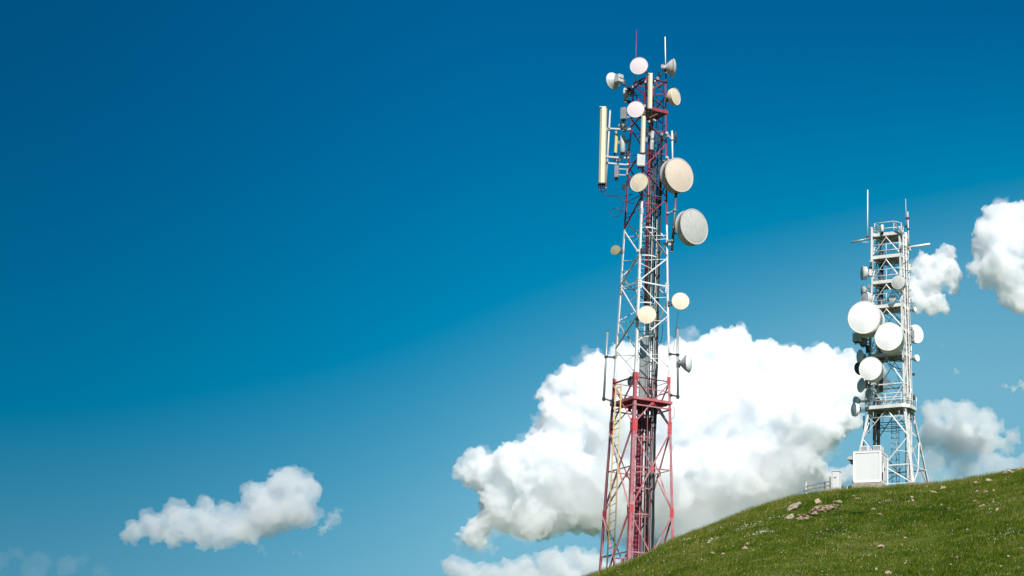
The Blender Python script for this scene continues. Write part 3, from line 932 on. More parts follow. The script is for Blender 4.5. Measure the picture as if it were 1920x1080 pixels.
unit_box("white rounded radio unit hanging beside the slim grey-yellow panel", 1167.5, 270, rleg('l', 46).y - 0.3, 10, 36, 10, -20, 'palegrey', EG, rp('l', 268), round_=True)
unit_box("small grey radio unit hanging lowest on the left brackets of the red tower", 1156.5, 322, rleg('l', 45).y - 0.1, 8, 24, 8, -20, 'midgrey', EG, rp('l', 318))
unit_box("grey radio unit directly under the lower cream panel antenna", 1202, 301, rleg('n', 46).y - 0.4, 16, 24, 9, 0, 'palegrey', EG, rp('n', 301))
unit_box("small black cylinder at the right edge above the tan drum dish", 1267, 255, rleg('r', 46.5).y - 0.15, 4.5, 16, 4.5, 30, 'dark', EG, at(1261, 254, rleg('r', 46.5).y), round_=True)

MG = 'poles on the red and white tower'
yr0 = rleg('r', 46).y - 0.15
mast("short pale pole carrying the tan drum dish", at(1261.5, 322, yr0), at(1260, 246, yr0), 0.055, 'pinkwhite', MG, [(0.8, rp('r', 250)), (0.2, rp('r', 296))], name="support_pole", cat="pole", bmat='palegrey')
mast("dark grey pole carrying the grey-green drum dish", at(1259.5, 472, rleg('r', 42).y - 0.1), at(1268, 358, rleg('r', 42).y - 0.1), 0.085, 'dgalv', MG, [(0.68, rp('r', 400)), (0.18, rp('r', 452))], name="support_pole", cat="pole", bmat='galv')
mast("grey pole aerial held off the lower left side of the red tower", at(1132, 750, rleg('l', 32).y), at(1139, 622, rleg('l', 32).y), 0.075, 'galv', MG, [(0.63, rp('l', 670)), (0.02, rp('l', 752))])
mast("grey pole held off the lower right side with the white bowl dish on it", at(1271, 746, yPole), at(1270.5, 616, yPole), 0.075, 'galv', MG, [(0.62, rp('r', 664)), (0.02, rp('r', 741))])
p0 = rleg('l', ZTOP - 0.4).lerp(rleg('n', ZTOP), 0.25); p0 = at(1191, 157, p0.y)
mast("thin red whip aerial on the top of the red tower", p0, at(1193.5, 56, p0.y), 0.035, 'red', 'whip aerials', name="whip_antenna", cat="whip antenna", tip=0.014)
yq = rleg('r', ZTOP).y
mast("white whip aerial at the top right of the red tower", at(1248, 133, yq), at(1247, 69, yq), 0.042, 'dishwhite', 'whip aerials', [(0.03, rleg('r', ZTOP))], name="whip_antenna", cat="whip antenna", tip=0.03)

# yellow ladder on the left face
def yellow_ladder():
    b1, t1 = at(1138, 1056, RY - 0.75), at(1155, 722, RY - 0.62)
    b2, t2 = at(1151, 1048, RY - 1.10), at(1165, 719, RY - 0.92)
    T = Thing("ladder", "long narrow yellow ladder climbing the left face of the red tower", "ladder", (b1 + b2) / 2)
    T.part("rail", MB().tube(b1 - Z * 0.5, t1, 0.045, 8), M['yellow'])
    T.part("rail", MB().tube(b2 - Z * 0.5, t2, 0.045, 8), M['yellow'])
    n = 21
    for i in range(n):
        f = (i + 0.6) / n
        p, q = b1.lerp(t1, f), b2.lerp(t2, f)
        T.part("rung", MB().tube(p, q, 0.018, 6), M['dgalv'])
yellow_ladder()
# ------------------------------------------------------------------ the white tower on the crest
WX, WY, WYAW = 2.873, 160.0, 1.187
wex = Vector((math.cos(WYAW), math.sin(WYAW), 0)); wey = Vector((-math.sin(WYAW), math.cos(WYAW), 0))
_wz = [28.0, 35.4, 45.3, 49.1, 51.0]
_why = [2.72, 1.49, 1.235, 1.155, 1.13]; _whx = [2.02, 0.86, 0.86, 0.87, 0.87]
def wleg(k, z, off=0.0):
    a, b = SGN[k]
    return Vector((WX, WY, 0)) + wex * (a * (float(np.interp(z, _wz, _whx)) + off)) + wey * (b * (float(np.interp(z, _wz, _why)) + off)) + Z * z
def wzy(k, y):
    lo, hi = 20.0, 56.0
    for _ in range(40):
        m = (lo + hi) / 2
        if proj(wleg(k, m))[1] > y: lo = m
        else: hi = m
    return (lo + hi) / 2
def wp(k, y): return wleg(k, wzy(k, y))
WG0 = gz(WX, WY)
TW = Thing("lattice_tower", "shorter white lattice tower with stacked platforms and splayed legs on the hilltop", "lattice tower", (WX, WY, WG0))

def make_white_tower():
    zt = wzy('n', 428)
    zk = 35.4
    for k in 'nrlb':
        a, b = SGN[k]
        g = wleg(k, 29.5); z0 = gz(g.x, g.y) - 0.5
        mb = MB()
        mb.angle(wleg(k, z0), wleg(k, zk), wex * -a, wey * -b, 0.17, 0.025)
        mb.angle(wleg(k, zk), wleg(k, zt + (0.1 if k in 'nl' else 0)), wex * -a, wey * -b, 0.125, 0.025)
        leg = TW.part("leg", mb, M['white2'])
        for z in (zk, (zk + z0 + 0.5) / 2):
            c = wleg(k, z)
            mb = MB().box(c + wey * (-b * 0.11) + wex * (a * 0.012), wey * 0.11, wex * 0.012, Z * 0.2)
            mb.box(c + wex * (-a * 0.10) + wey * (b * 0.012), wex * 0.10, wey * 0.012, Z * 0.2)
            TW.part("gusset_plate", mb, M['white2'], leg)
        mb = MB().box(Vector((g.x, g.y, z0 + 0.45)), wex * 0.4, wey * 0.4, Z * 0.3, bev=0.03)
        TW.part("footing", mb, M['concrete'], leg)
    def strut(p, q, w=0.10, name="brace", mat='white2'):
        c = Vector((WX, WY, 0)) - (p + q) / 2
        inn = Vector((c.x, c.y, 0)).normalized(); d = (q - p).normalized()
        up = inn.cross(d).normalized()
        if up.z < 0: up = -up
        mb = MB().angle(p + inn * 0.03, q + inn * 0.03, -up, inn, w * 0.68, 0.014)
        return TW.part(name, mb, M[mat])
    faces = [('n', 'l'), ('n', 'r'), ('b', 'r'), ('b', 'l')]
    decks = [437, 479, 526, 572, 617, 663]
    zd = [wzy('n', y) for y in decks] + [wzy('n', 762)]
    # K braces: from the middle of each deck edge down to the legs of the next deck
    for i in range(6):
        for (k1, k2) in faces:
            z1 = zd[i] - 0.12; z2 = zd[i + 1] + 0.25 if i < 5 else wzy('n', 716)
            m = (wleg(k1, z1) + wleg(k2, z1)) / 2
            strut(m, wleg(k1, z2), 0.09); strut(m, wleg(k2, z2), 0.09)
    for (k1, k2) in faces:
        z1, z2, z3 = wzy('n', 716), wzy('n', 741), zd[6]
        strut(wleg(k1, z1), wleg(k2, z1), 0.12, "horizontal_beam")
        strut(wleg(k1, z2), wleg(k2, z2), 0.09, "horizontal_beam")
        m = (wleg(k1, z3) + wleg(k2, z3)) / 2
        strut(m, wleg(k1, z1), 0.09); strut(m, wleg(k2, z1), 0.09)
        # splayed base
        za, zb, zc = wzy('n', 815), wzy('n', 868), wzy('n', 903)
        strut(m, wleg(k1, za), 0.12); strut(m, wleg(k2, za), 0.12)
        q1 = (m + wleg(k1, za)) / 2; q2 = (m + wleg(k2, za)) / 2
        strut(q1, wleg(k1, wzy('n', 775)), 0.07); strut(q2, wleg(k2, wzy('n', 775)), 0.07)
        mm = (wleg(k1, zb) + wleg(k2, zb)) / 2
        strut(wleg(k1, za), mm, 0.11); strut(wleg(k2, za), mm, 0.11)
        strut(wleg(k1, zb), wleg(k2, zb), 0.13, "horizontal_beam")
        strut(mm, wleg(k1, zc - 0.1), 0.10); strut(mm, wleg(k2, zc - 0.1), 0.10)
        zq = (za + zb) / 2
        a1 = (wleg(k1, za) + mm) / 2; a2 = (wleg(k2, za) + mm) / 2
        strut(a1, wleg(k1, zq - 0.2), 0.06); strut(a2, wleg(k2, zq - 0.2), 0.06)
        strut(wleg(k1, zc), wleg(k2, zc), 0.09, "horizontal_beam")
    # decks with edge beams, grating, joists and railings
    for i, z in enumerate(zd):
        low = (i == 6)
        oy = float(np.interp(z, _wz, _why)) + (0.30 if low else 0.0); ox = float(np.interp(z, _wz, _whx)) + (0.32 if low else 0.0)
        c = Vector((WX, WY, z))
        if low:
            oct_ = [(-ox, -oy * 0.72), (-ox * 0.6, -oy), (ox * 0.6, -oy), (ox, -oy * 0.72), (ox, oy * 0.72), (ox * 0.6, oy), (-ox * 0.6, oy), (-ox, oy * 0.72)]
        else:
            oct_ = [(-ox, -oy), (ox, -oy), (ox, oy), (-ox, oy)]
        ring = [c + wex * a + wey * b for a, b in oct_]
        mb = MB()
        N = len(ring)
        mb.add([p - Z * 0.03 for p in ring] + [p + Z * 0.03 for p in ring], [tuple(range(N))[::-1], tuple(range(N, 2 * N))] + [(j, (j + 1) % N, N + (j + 1) % N, N + j) for j in range(N)])
        nb = 7
        for j in range(1, nb):
            f = -1 + 2 * j / nb
            mb.bar(c + wey * (f * oy * 0.96) - wex * (ox * 0.96) - Z * 0.09, c + wey * (f * oy * 0.96) + wex * (ox * 0.96) - Z * 0.09, 0.06, 0.10)
        mb.bar(c - wey * (oy * 0.96) - Z * 0.19, c + wey * (oy * 0.96) - Z * 0.19, 0.08, 0.09)
        mb.bar(c - wey * (oy * 0.9) - wex * ox * 0.9 - Z * 0.20, c + wey * (oy * 0.9) + wex * ox * 0.9 - Z * 0.20, 0.06, 0.07)
        mb.bar(c + wey * (oy * 0.9) - wex * ox * 0.9 - Z * 0.27, c - wey * (oy * 0.9) + wex * ox * 0.9 - Z * 0.27, 0.06, 0.06)
        dk = TW.part("deck", mb, M['deck2'])
        mb = MB()
        for j in range(N):
            p, q = ring[j], ring[(j + 1) % N]
            mb.bar(p + Z * 0.06, q + Z * 0.06, 0.05, 0.26)
        TW.part("edge_beam", mb, M['white2'], dk)
        mb = MB()
        top = 1.05
        if i in (0, 1, 2, 3, 5, 6):
            rr = ring
            if i == 0:
                ex_, ey_ = ox * 0.9, oy * 0.86
                rr = [c + wex * a + wey * b for a, b in ((-ex_, -ey_ * 0.62), (-ex_ * 0.2, -ey_), (ex_, -ey_ * 0.8), (ex_, ey_), (-ex_, ey_))]
            for j in range(len(rr)):
                p, q = rr[j], rr[(j + 1) % len(rr)]
                for h in (0.55, top):
                    mb.tube(p + Z * h, q + Z * h, 0.028, 6)
                ns = max(1, round((q - p).length / 1.3))
                for t in range(ns):
                    s_ = p.lerp(q, t / ns)
                    mb.tube(s_, s_ + Z * top, 0.028, 6)
            TW.part("railing", mb, M['white2'], dk)
    # hanging rail ring under the lowest deck
    z = zd[6] - 0.72
    mb = MB(); oy, ox = 1.5, 1.0
    c = Vector((WX, WY, z))
    pts = [c + wex * a + wey * b for a, b in ((-ox, -oy * 0.7), (-ox * 0.5, -oy), (ox * 0.5, -oy), (ox, -oy * 0.7), (ox, oy * 0.7), (ox * 0.5, oy), (-ox * 0.5, oy), (-ox, oy * 0.7))]
    for p, q in zip(pts, pts[1:] + pts[:1]):
        mb.tube(p, q, 0.035, 6); mb.tube(p, p + Z * 0.7, 0.03, 6)
    TW.part("hanging_rail", mb, M['white2'])
    mb = MB()
    for dz in (-0.55, -0.75):
        pts2 = [c + wex * (math.cos(a) * 0.8) + wey * (math.sin(a) * 1.2) + Z * dz for a in np.linspace(0, 2 * math.pi, 24)[:-1]]
        mb.path(pts2, 0.022, 6, closed=True)
    TW.part("cable_ring", mb, M['cable'])

    # cable trunk and ladder on the right-hand face
    rnd = random.Random(3)
    for i in range(11):
        f = -0.75 + 1.5 * i / 10
        pts = []
        z = WG0 + 0.3
        zt_ = wzy('n', rnd.choice([440, 470, 500, 540, 450, 600]))
        while z < zt_:
            hx = float(np.interp(z, _wz, _whx)); hy = float(np.interp(z, _wz, _why))
            pts.append(Vector((WX, WY, z)) + wex * (f * min(hx, 0.86) + rnd.gauss(0, 0.012)) - wey * (min(hy, 1.55) * 0.93 + rnd.gauss(0, 0.02))); z += 0.8
        TW.part("feeder_cable", MB().path(pts, rnd.choice([0.03, 0.036, 0.026]), 6), M[rnd.choice(['white2', 'white2', 'palegrey', 'cable', 'midgrey'])])
    mb = MB()
    for d in (-0.32, 0.28):
        zz = [wzy('n', 742), zt]
        a = [Vector((WX, WY, z)) + wex * d - wey * (float(np.interp(z, _wz, _why)) * 1.03) for z in zz]
        mb.bar(a[0], a[1], 0.06, 0.08)
    z = wzy('n', 742)
    while z < zt:
        b = float(np.interp(z, _wz, _why)) * 1.03
        mb.tube(Vector((WX, WY, z)) + wex * -0.3 - wey * b, Vector((WX, WY, z)) + wex * 0.26 - wey * b, 0.018, 6); z += 0.33
    TW.part("climbing_ladder", mb, M['white2'])
    # thin caged ladder standing in the base
    c = at(1678.5, 880, WY + 0.4); c.z = 0
    zl0, zl1 = gz(c.x, c.y), wzy('n', 775)
    mb = MB()
    for a in range(5):
        o = Vector((math.cos(a * 1.257) * 0.30, math.sin(a * 1.257) * 0.30, 0))
        mb.tube(c + o + Z * zl0, c + o + Z * zl1, 0.022, 6)
    z = zl0 + 0.2
    while z < zl1:
        mb.path([c + Vector((math.cos(t) * 0.31, math.sin(t) * 0.31, z)) for t in np.linspace(0, 2 * math.pi, 13)[:-1]], 0.016, 5, closed=True); z += 0.42
    TW.part("caged_ladder", mb, M['galv'])
    # dark ducts dropping from the lower deck
    for (x, ya, yb, r) in ((1648, 745, 842, 0.13), (1639, 750, 826, 0.07), (1630, 770, 812, 0.05), (1620, 780, 845, 0.05)):
        p = at(x, ya, WY + 0.4); q = at(x - 1, yb, WY + 0.4)
        TW.part("cable_duct", MB().tube(q, p, r, 10), M['dark'])
    # dark duct running up inside
    for (x, y0, y1, o) in ((1652, 735, 470, 0.3),):
        p = at(x, y0, WY + o); q = at(x + 1, y1, WY + o)
        TW.part("cable_duct", MB().tube(p, q, 0.16, 10), M['dgalv'])
    # equipment and clutter
    for i in range(40):
        z = rnd.uniform(wzy('n', 745), wzy('n', 450))
        k = rnd.choice('nrlblr')
        c = wleg(k, z, 0.08) + wey * rnd.uniform(-0.1, 0.1)
        mb = MB().box(c, wex * rnd.uniform(0.06, 0.16), wey * rnd.uniform(0.06, 0.14), Z * rnd.uniform(0.08, 0.28), bev=0.02)
        TW.part("junction_box", mb, M[rnd.choice(['midgrey', 'palegrey', 'white2', 'dark'])])
    for i in range(44):
        z = rnd.uniform(wzy('n', 740), wzy('n', 455))
        a = Vector((WX, WY, z)) + wex * rnd.uniform(-0.6, 0.6) + wey * rnd.uniform(-1.4, 1.4)
        b = Vector((WX, WY, z - rnd.uniform(0.3, 1.8))) + wex * rnd.uniform(-0.5, 0.5) - wey * rnd.uniform(1.2, 1.5)
        TW.part("jumper_cable", MB().path([a, a.lerp(b, 0.35) - Z * 0.35, a.lerp(b, 0.7) - Z * 0.3, b], rnd.choice([0.016, 0.022]), 6), M[rnd.choice(['cable', 'palegrey', 'cable'])])
make_white_tower()

WGp = 'dish antennas on the white tower'
yl = wleg('l', 42).y; yn = wleg('n', 42).y; yr = wleg('r', 42).y
YF = (yl + yn) / 2
dish("largest white drum dish, blank and bright, on the left of the white tower", 1620, 595, YF - 2.0, 32, -14, 1.45, 'drum', 'dishwhite', 'drum2', wp('l', 598), WGp, mount_mat='galv')
dish("second largest white drum dish, overlapping the middle of the white tower", 1666, 631, YF - 1.9, 27.5, -12, 1.15, 'drum', 'dishwhite', 'drum2', (wp('l', 634) + wp('n', 634)) / 2, WGp, mount_mat='galv')
dish("lowest of the three big white drum dishes on the white tower", 1632, 691, YF - 1.6, 22.5, -15, 0.95, 'drum', 'dishwhite', 'drum2', wp('l', 694), WGp, mount_mat='galv')
dish("pale grey drum dish over the near corner of the white tower", 1684, 529, yn - 0.7, 13.5, -16, 0.5, 'drum', 'palegrey', 'drum2', wp('n', 530), WGp, mount_mat='galv')
dish("small pale bowl dish in the middle of the white tower above the two largest drums", 1673.5, 560, YF - 0.5, 7, -30, 0.2, 'pan', 'palegrey', 'palegrey', (wp('l', 562) + wp('n', 562)) / 2, WGp, mount_mat='galv')
dish("grey drum dish seen edge-on, highest on the left of the white tower", 1616, 512, yl - 0.1, 13, -76, 0.36, 'drum', 'dishwhite', 'palegrey', wp('l', 513), WGp, mount_mat='galv')
dish("grey bowl dish on the left edge just above the largest white drum", 1618, 546, yl + 0.5, 12, -82, 0.34, 'bowl', 'palegrey', 'palegrey', wp('b', 546), WGp, mount_mat='galv')
dish("pale bowl dish peeking over the top of the largest white drum", 1621, 560, yl - 0.2, 14, -60, 0.36, 'pan', 'dishwhite', 'palegrey', wp('l', 560), WGp, mount_mat='galv')
dish("white oval dish behind the right edge of the white tower", 1718, 626, yr + 0.5, 18, 42, 0.4, 'pan', 'dishwhite', 'dishwhite', wp('r', 626), WGp, mount_mat='galv')
dish("tiny white round dish at the right edge above the oval dish", 1716, 580, yr, 5, 50, 0.16, 'pan', 'dishwhite', 'midgrey', wp('r', 581), WGp, mount_mat='galv')
dish("tiny white round dish at the right edge below the oval dish", 1720, 671, yr, 7, 50, 0.22, 'pan', 'dishwhite', 'palegrey', wp('r', 672), WGp, mount_mat='galv')
dish("grey bowl dish edge-on at the left, between the largest and lowest big drums", 1612, 668, yl + 0.3, 13, -64, 0.36, 'bowl', 'dishwhite', 'dishwhite', wp('l', 668), WGp, mount_mat='galv')
dish("black-backed dish half hidden behind the lowest big white drum", 1613, 691, yl + 0.6, 13, -150, 0.24, 'bowl', 'dark', 'dark', wp('b', 691), WGp, mount_mat='galv')
dish("grey bowl dish facing left just under the lowest big white drum", 1614, 722, yl + 0.1, 14, -62, 0.42, 'bowl', 'dishwhite', 'dishwhite', wp('l', 722), WGp, mount_mat='galv')
dish("small grey oval dish against the left leg under the stacked drums", 1628, 737, yl - 0.3, 9, -50, 0.16, 'pan', 'palegrey', 'palegrey', wp('l', 738), WGp, mount_mat='galv')
dish("white dish edge-on beside the lowest platform, upper of the pair", 1603, 751, yl + 0.2, 8, -62, 0.22, 'pan', 'dishwhite', 'dishwhite', wp('l', 752), WGp, mount_mat='galv')
dish("white dish edge-on beside the lowest platform, lower of the pair", 1601, 768, yl - 0.1, 13, -66, 0.26, 'pan', 'dishwhite', 'dishwhite', wp('l', 767), WGp, mount_mat='galv')

unit_box("dirty cream square unit just under the largest white drum", 1607, 633, yl - 0.2, 14, 17, 12, -30, 'drum2', 'radio units on the white tower', wp('l', 633))
unit_box("grey unit tucked under the largest white drum beside the cream one", 1619, 640, yl, 12, 16, 10, -30, 'midgrey', 'radio units on the white tower', wp('l', 640))
unit_box("white camera-like unit on the top deck of the white tower", 1654, 428, YF, 6, 14, 6, -10, 'white2', 'radio units on the white tower', wleg('l', wzy('n', 428)), round_=True)
WPn = 'panel antennas on the white tower'
panel("tall slim white panel on the upper left corner of the white tower", 1634, 427, 1633.5, 490, yl - 0.25, 4.5, 5, -20, 'white2', WPn, [(0.3, wp('l', 450)), (0.8, wp('l', 480))], plugs=2, bmat='galv', top='white2')
panel("short white panel on the upper right corner of the white tower", 1697.5, 437, 1697.5, 461, yr - 0.5, 5.5, 5, 20, 'dishwhite', WPn, [(0.5, wp('r', 450))], plugs=2, bmat='galv', top='white2')
WM = 'whip aerials'
pa = at(1626.5, 446, yl - 0.1)
mast("tall white whip aerial at the upper left of the white tower", pa, at(1627, 356, pa.y), 0.05, 'dishwhite', WM, [(0.02, at(1632, 447, yl)), ], name="whip_antenna", cat="whip antenna", tip=0.036)
pb = at(1704, 462, yr)
mast("thick lower white rod of the pair at the upper right of the white tower", pb, at(1702, 397, yr), 0.05, 'white2', WM, [(0.03, wp('r', 461)), (0.5, at(1699, 424, yr))], name="whip_antenna", cat="whip antenna", tip=0.04)
mast("taller thinner white rod of the pair at the upper right of the white tower", at(1699.5, 421, yr - 0.1), at(1698, 373, yr - 0.1), 0.032, 'palegrey', WM, [(0.25, at(1702, 409, yr))], name="whip_antenna", cat="whip antenna", tip=0.024)
AR = 'side arms of the white tower'
a0 = at(1595, 454.5, yl - 0.4)
T_ = Thing("outrigger_arm", "grey horizontal arm jutting left from the top of the white tower", "outrigger arm", wp('l', 447), AR)
T_.part("tube", MB().tube(wp('l', 446), a0, 0.07, 10), M['galv'])
T_.part("clamp", MB().box(wp('l', 446), wex * 0.14, wey * 0.14, Z * 0.12, bev=0.02), M['dark'])
a1 = at(1744, 457.5, yr - 0.2)
T_ = Thing("outrigger_arm", "white horizontal arm jutting right from the top of the white tower", "outrigger arm", wp('r', 464), AR)
T_.part("tube", MB().tube(wp('r', 464), a1, 0.085, 10), M['dishwhite'])
T_.part("clamp", MB().box(wp('r', 464), wex * 0.14, wey * 0.14, Z * 0.12, bev=0.02), M['galv'])
T_ = Thing("outrigger_arm", "dark slanting bar across the top railing of the white tower", "outrigger arm", at(1690, 438, yn), AR)
T_.part("tube", MB().bar(at(1676, 415, yn - 0.2), at(1691, 438, yn - 0.1), 0.07, 0.10), M['dgalv'])
T_.part("clamp", MB().box(at(1691, 438, yn), wex * 0.1, wey * 0.1, Z * 0.12, bev=0.02), M['galv'])
T_ = Thing("yagi_antenna", "tiny comb-shaped aerial at the left below the white tower's side arm", "yagi antenna", at(1628, 455, yl), None)
mb = MB().tube(at(1631, 454.5, yl), at(1616.5, 454.5, yl - 0.3), 0.018, 6)
T_.part("boom", mb, M['palegrey'])
mb = MB()
for i in range(7):
    q = at(1617.5 + i * 1.7, 454.5, yl - 0.28 + i * 0.03)
    mb.tube(q - Z * 0.1, q + Z * 0.1, 0.010, 5)
T_.part("elements", mb, M['palegrey'])

# ------------------------------------------------------------------ cabin, cabinet and fence on the crest
CABIN_C = at(1627, 905, 156.0)
def make_cabin():
    Y = 156.0
    P = on_ground(1627, 909, 120)
    P = at(1652, 902, Y)
    m = px(Y)
    fw = 53 * m / math.cos(R(8)); hh = 58 * m; dw = 2.3
    v = Vector((P.x, P.y, 0)).normalized(); r = Vector((v.y, -v.x, 0))
    fx = (r * math.cos(R(9)) - v * math.sin(R(9)) ).normalized()          # along the front, towards the right
    fx = (r * math.cos(R(13)) - v * math.sin(R(13))).normalized()
    dx = Vector((-fx.y, fx.x, 0))
    if dx.y < 0: dx = -dx
    z0 = P.z
    c = Vector((P.x, P.y, z0 + hh / 2)) - fx * (fw / 2) + dx * (dw / 2)
    T = Thing("equipment_cabin", "white box-shaped equipment cabin on a concrete footing in front of the white tower", "equipment cabin", Vector((c.x, c.y, z0)))
    T.part("wall", MB().box(c, fx * (fw / 2), dx * (dw / 2), Z * (hh / 2), bev=0.02), M['cabin'])
    fr = MB()
    for sx in (-1, 1):
        for sy in (-1, 1):
            q = c + fx * (sx * (fw / 2 - 0.05)) + dx * (sy * (dw / 2 - 0.05))
            fr.box(q, fx * 0.08, dx * 0.08, Z * (hh / 2 + 0.01), bev=0.012)
    for sz in (-1, 1):
        z = Z * (sz * (hh / 2 - 0.03))
        for sy in (-1, 1):
            fr.box(c + z + dx * (sy * (dw / 2 - 0.04)), fx * (fw / 2 - 0.06), dx * 0.075, Z * 0.09, bev=0.012)
        for sx in (-1, 1):
            fr.box(c + z + fx * (sx * (fw / 2 - 0.04)), dx * (dw / 2 - 0.06), fx * 0.075, Z * 0.09, bev=0.012)
    T.part("corner_frame", fr, M['dishwhite'])
    seam = MB()
    for sx in (-1, 1):
        seam.box(c + fx * (sx * (fw / 2 - 0.155)) - dx * (dw / 2 + 0.001), fx * 0.008, dx * 0.004, Z * (hh / 2 - 0.14))
    for sz in (-1, 1):
        seam.box(c + Z * (sz * (hh / 2 - 0.145)) - dx * (dw / 2 + 0.001), fx * (fw / 2 - 0.17), dx * 0.004, Z * 0.008)
    T.part("seal", seam, M['palegrey'])
    T.part("roof", MB().box(c + Z * (hh / 2 + 0.03), fx * (fw / 2 + 0.04), dx * (dw / 2 + 0.04), Z * 0.035, bev=0.01), M['palegrey'])
    # door on the right-hand end
    e = c + fx * (fw / 2)
    door = T.part("door", MB().box(e + dx * 0.15 - Z * 0.08 + fx * 0.015, dx * 0.5, fx * 0.025, Z * (hh / 2 - 0.26), bev=0.01), M['cabin'])
    mb = MB().box(e + dx * -0.25 - Z * 0.1 + fx * 0.07, fx * 0.03, dx * 0.03, Z * 0.1)
    T.part("door_handle", mb, M['dark'], door)
    mb = MB()
    for z in (0.7, 0.0, -0.7):
        mb.box(e + dx * 0.66 + Z * z + fx * 0.05, fx * 0.02, dx * 0.03, Z * 0.06)
    T.part("hinge", mb, M['midgrey'], door)
    mb = MB().box(e - dx * 0.75 + Z * 0.55 + fx * 0.05, fx * 0.05, dx * 0.05, Z * 0.22)
    T.part("lamp", mb, M['midgrey'])
    mb = MB().box(e - dx * 0.85 - Z * 0.75 + fx * 0.05, fx * 0.04, dx * 0.05, Z * 0.3)
    T.part("cable_inlet", mb, M['dark'])
    # two air-conditioning cowls on the roof
    for f, w in ((-0.30, 0.28), (0.62, 0.30)):
        q = c + fx * (fw / 2 * f) + Z * (hh / 2 + 0.065 + 0.22) - dx * 0.25
        b = T.part("roof_cowl", MB().box(q, fx * w, dx * 0.5, Z * 0.22, bev=0.02), M['cabin'])
        g = MB()
        for k in range(5):
            g.box(q - dx * 0.51 + Z * (0.14 - 0.07 * k), fx * (w - 0.05), dx * 0.012, Z * 0.012)
        T.part("grille", g, M['midgrey'], b)
    # skid under the floor and the concrete footing
    T.part("skid", MB().box(c - Z * (hh / 2 + 0.05), fx * (fw / 2 - 0.08), dx * (dw / 2 - 0.08), Z * 0.05), M['dark'])
    T.part("footing", MB().box(c - Z * (hh / 2 + 0.10 + 0.45), fx * (fw / 2 + 0.12), dx * (dw / 2 + 0.1), Z * 0.45, bev=0.04), M['concrete'])
    # folded satellite tray on the left end
    D = Thing("hooded_vent", "grey hooded vent sticking out from the left end of the white cabin", "vent", c - fx * (fw / 2 + 0.3))
    mb = MB()
    h0 = c - fx * (fw / 2) + Z * 0.70 - dx * 0.70
    vs = [h0 - dx * 0.4 + Z * 0.18, h0 + dx * 0.4 + Z * 0.18, h0 - fx * 0.42 + dx * 0.35 + Z * 0.12, h0 - fx * 0.42 - dx * 0.35 + Z * 0.12,
          h0 - dx * 0.4 - Z * 0.14, h0 + dx * 0.4 - Z * 0.14, h0 - fx * 0.54 + dx * 0.35 - Z * 0.06, h0 - fx * 0.54 - dx * 0.35 - Z * 0.06]
    mb.add(vs, [(0, 3, 2, 1), (4, 5, 6, 7), (0, 4, 7, 3), (3, 7, 6, 2), (2, 6, 5, 1), (0, 1, 5, 4)])
    D.part("hood", mb, M['palegrey'])
    mb = MB().box(h0 - fx * 0.16 - Z * 0.26, fx * 0.14, dx * 0.28, Z * 0.12, bev=0.02)
    D.part("duct", mb, M['dark'])
make_cabin()

def make_cabinet():
    Y = 154.0
    g = at(1566, 916, Y); m = px(Y)
    w = 13 * m; h = 33 * m; d = 0.62
    v = Vector((g.x, g.y, 0)).normalized(); r = Vector((v.y, -v.x, 0))
    fx = (r * math.cos(R(20)) - v * math.sin(R(20))).normalized(); dx = Vector((-fx.y, fx.x, 0))
    c = Vector((g.x, g.y, g.z + h / 2)) + dx * d / 2
    T = Thing("utility_cabinet", "narrow white utility cabinet with a capped top at the end of the wooden fence", "utility cabinet", Vector((g.x, g.y, g.z)))
    T.part("body", MB().box(c - Z * 0.15, fx * w / 2, dx * d / 2, Z * (h / 2 + 0.15), bev=0.015), M['cabin'])
    T.part("cap", MB().box(c + Z * (h / 2 + 0.03), fx * (w / 2 + 0.04), dx * (d / 2 + 0.04), Z * 0.035, bev=0.012), M['white2'])
    dr = T.part("door", MB().box(c - dx * (d / 2 + 0.008) - Z * 0.02, fx * (w / 2 - 0.05), dx * 0.012, Z * (h / 2 - 0.08)), M['cabin'])
    T.part("handle", MB().box(c - dx * (d / 2 + 0.035) + Z * 0.18, fx * 0.07, dx * 0.018, Z * 0.018), M['dark'], dr)
    T.part("plinth", MB().box(Vector((c.x, c.y, g.z - 0.2)), fx * (w / 2 + 0.05), dx * (d / 2 + 0.05), Z * 0.2), M['concrete'])
make_cabinet()

def make_fence(label, posts, rails, Yf):
    T = Thing("wooden_fence", label, "fence", at(posts[0][0], posts[0][2], Yf(posts[0][0])), 'wooden fences on the crest')
    for (x, yt, yb, w) in posts:
        p, q = at(x, yb, Yf(x)), at(x, yt, Yf(x))
        T.part("post", MB().bar(p - Z * 0.3, Vector((p.x, p.y, q.z)), w, w, Vector((0, 1, 0))), M['wood' if w > 0.09 else 'white2'])
    for (x0, y0, x1, y1, h) in rails:
        T.part("rail", MB().bar(at(x0, y0, Yf(x0) - 0.1), at(x1, y1, Yf(x1) - 0.1), 0.05, h), M['wood'])
make_fence("weathered two-rail wooden fence sloping up to the white cabinet from the left", [(1511.5, 904, 922, 0.07), (1546.5, 903, 921, 0.14), (1556.5, 894, 919, 0.11)],
           [(1507, 920.5, 1557, 909.5, 0.10), (1512, 912.5, 1557, 902.5, 0.09)], lambda x: 150.0 + (x - 1507) * 0.05)
make_fence("short low wooden rail between the white cabinet and the cabin", [(1579, 910, 918, 0.10), (1588, 912, 919, 0.09)], [(1573, 909.8, 1588, 912.8, 0.11)], lambda x: 155.0)
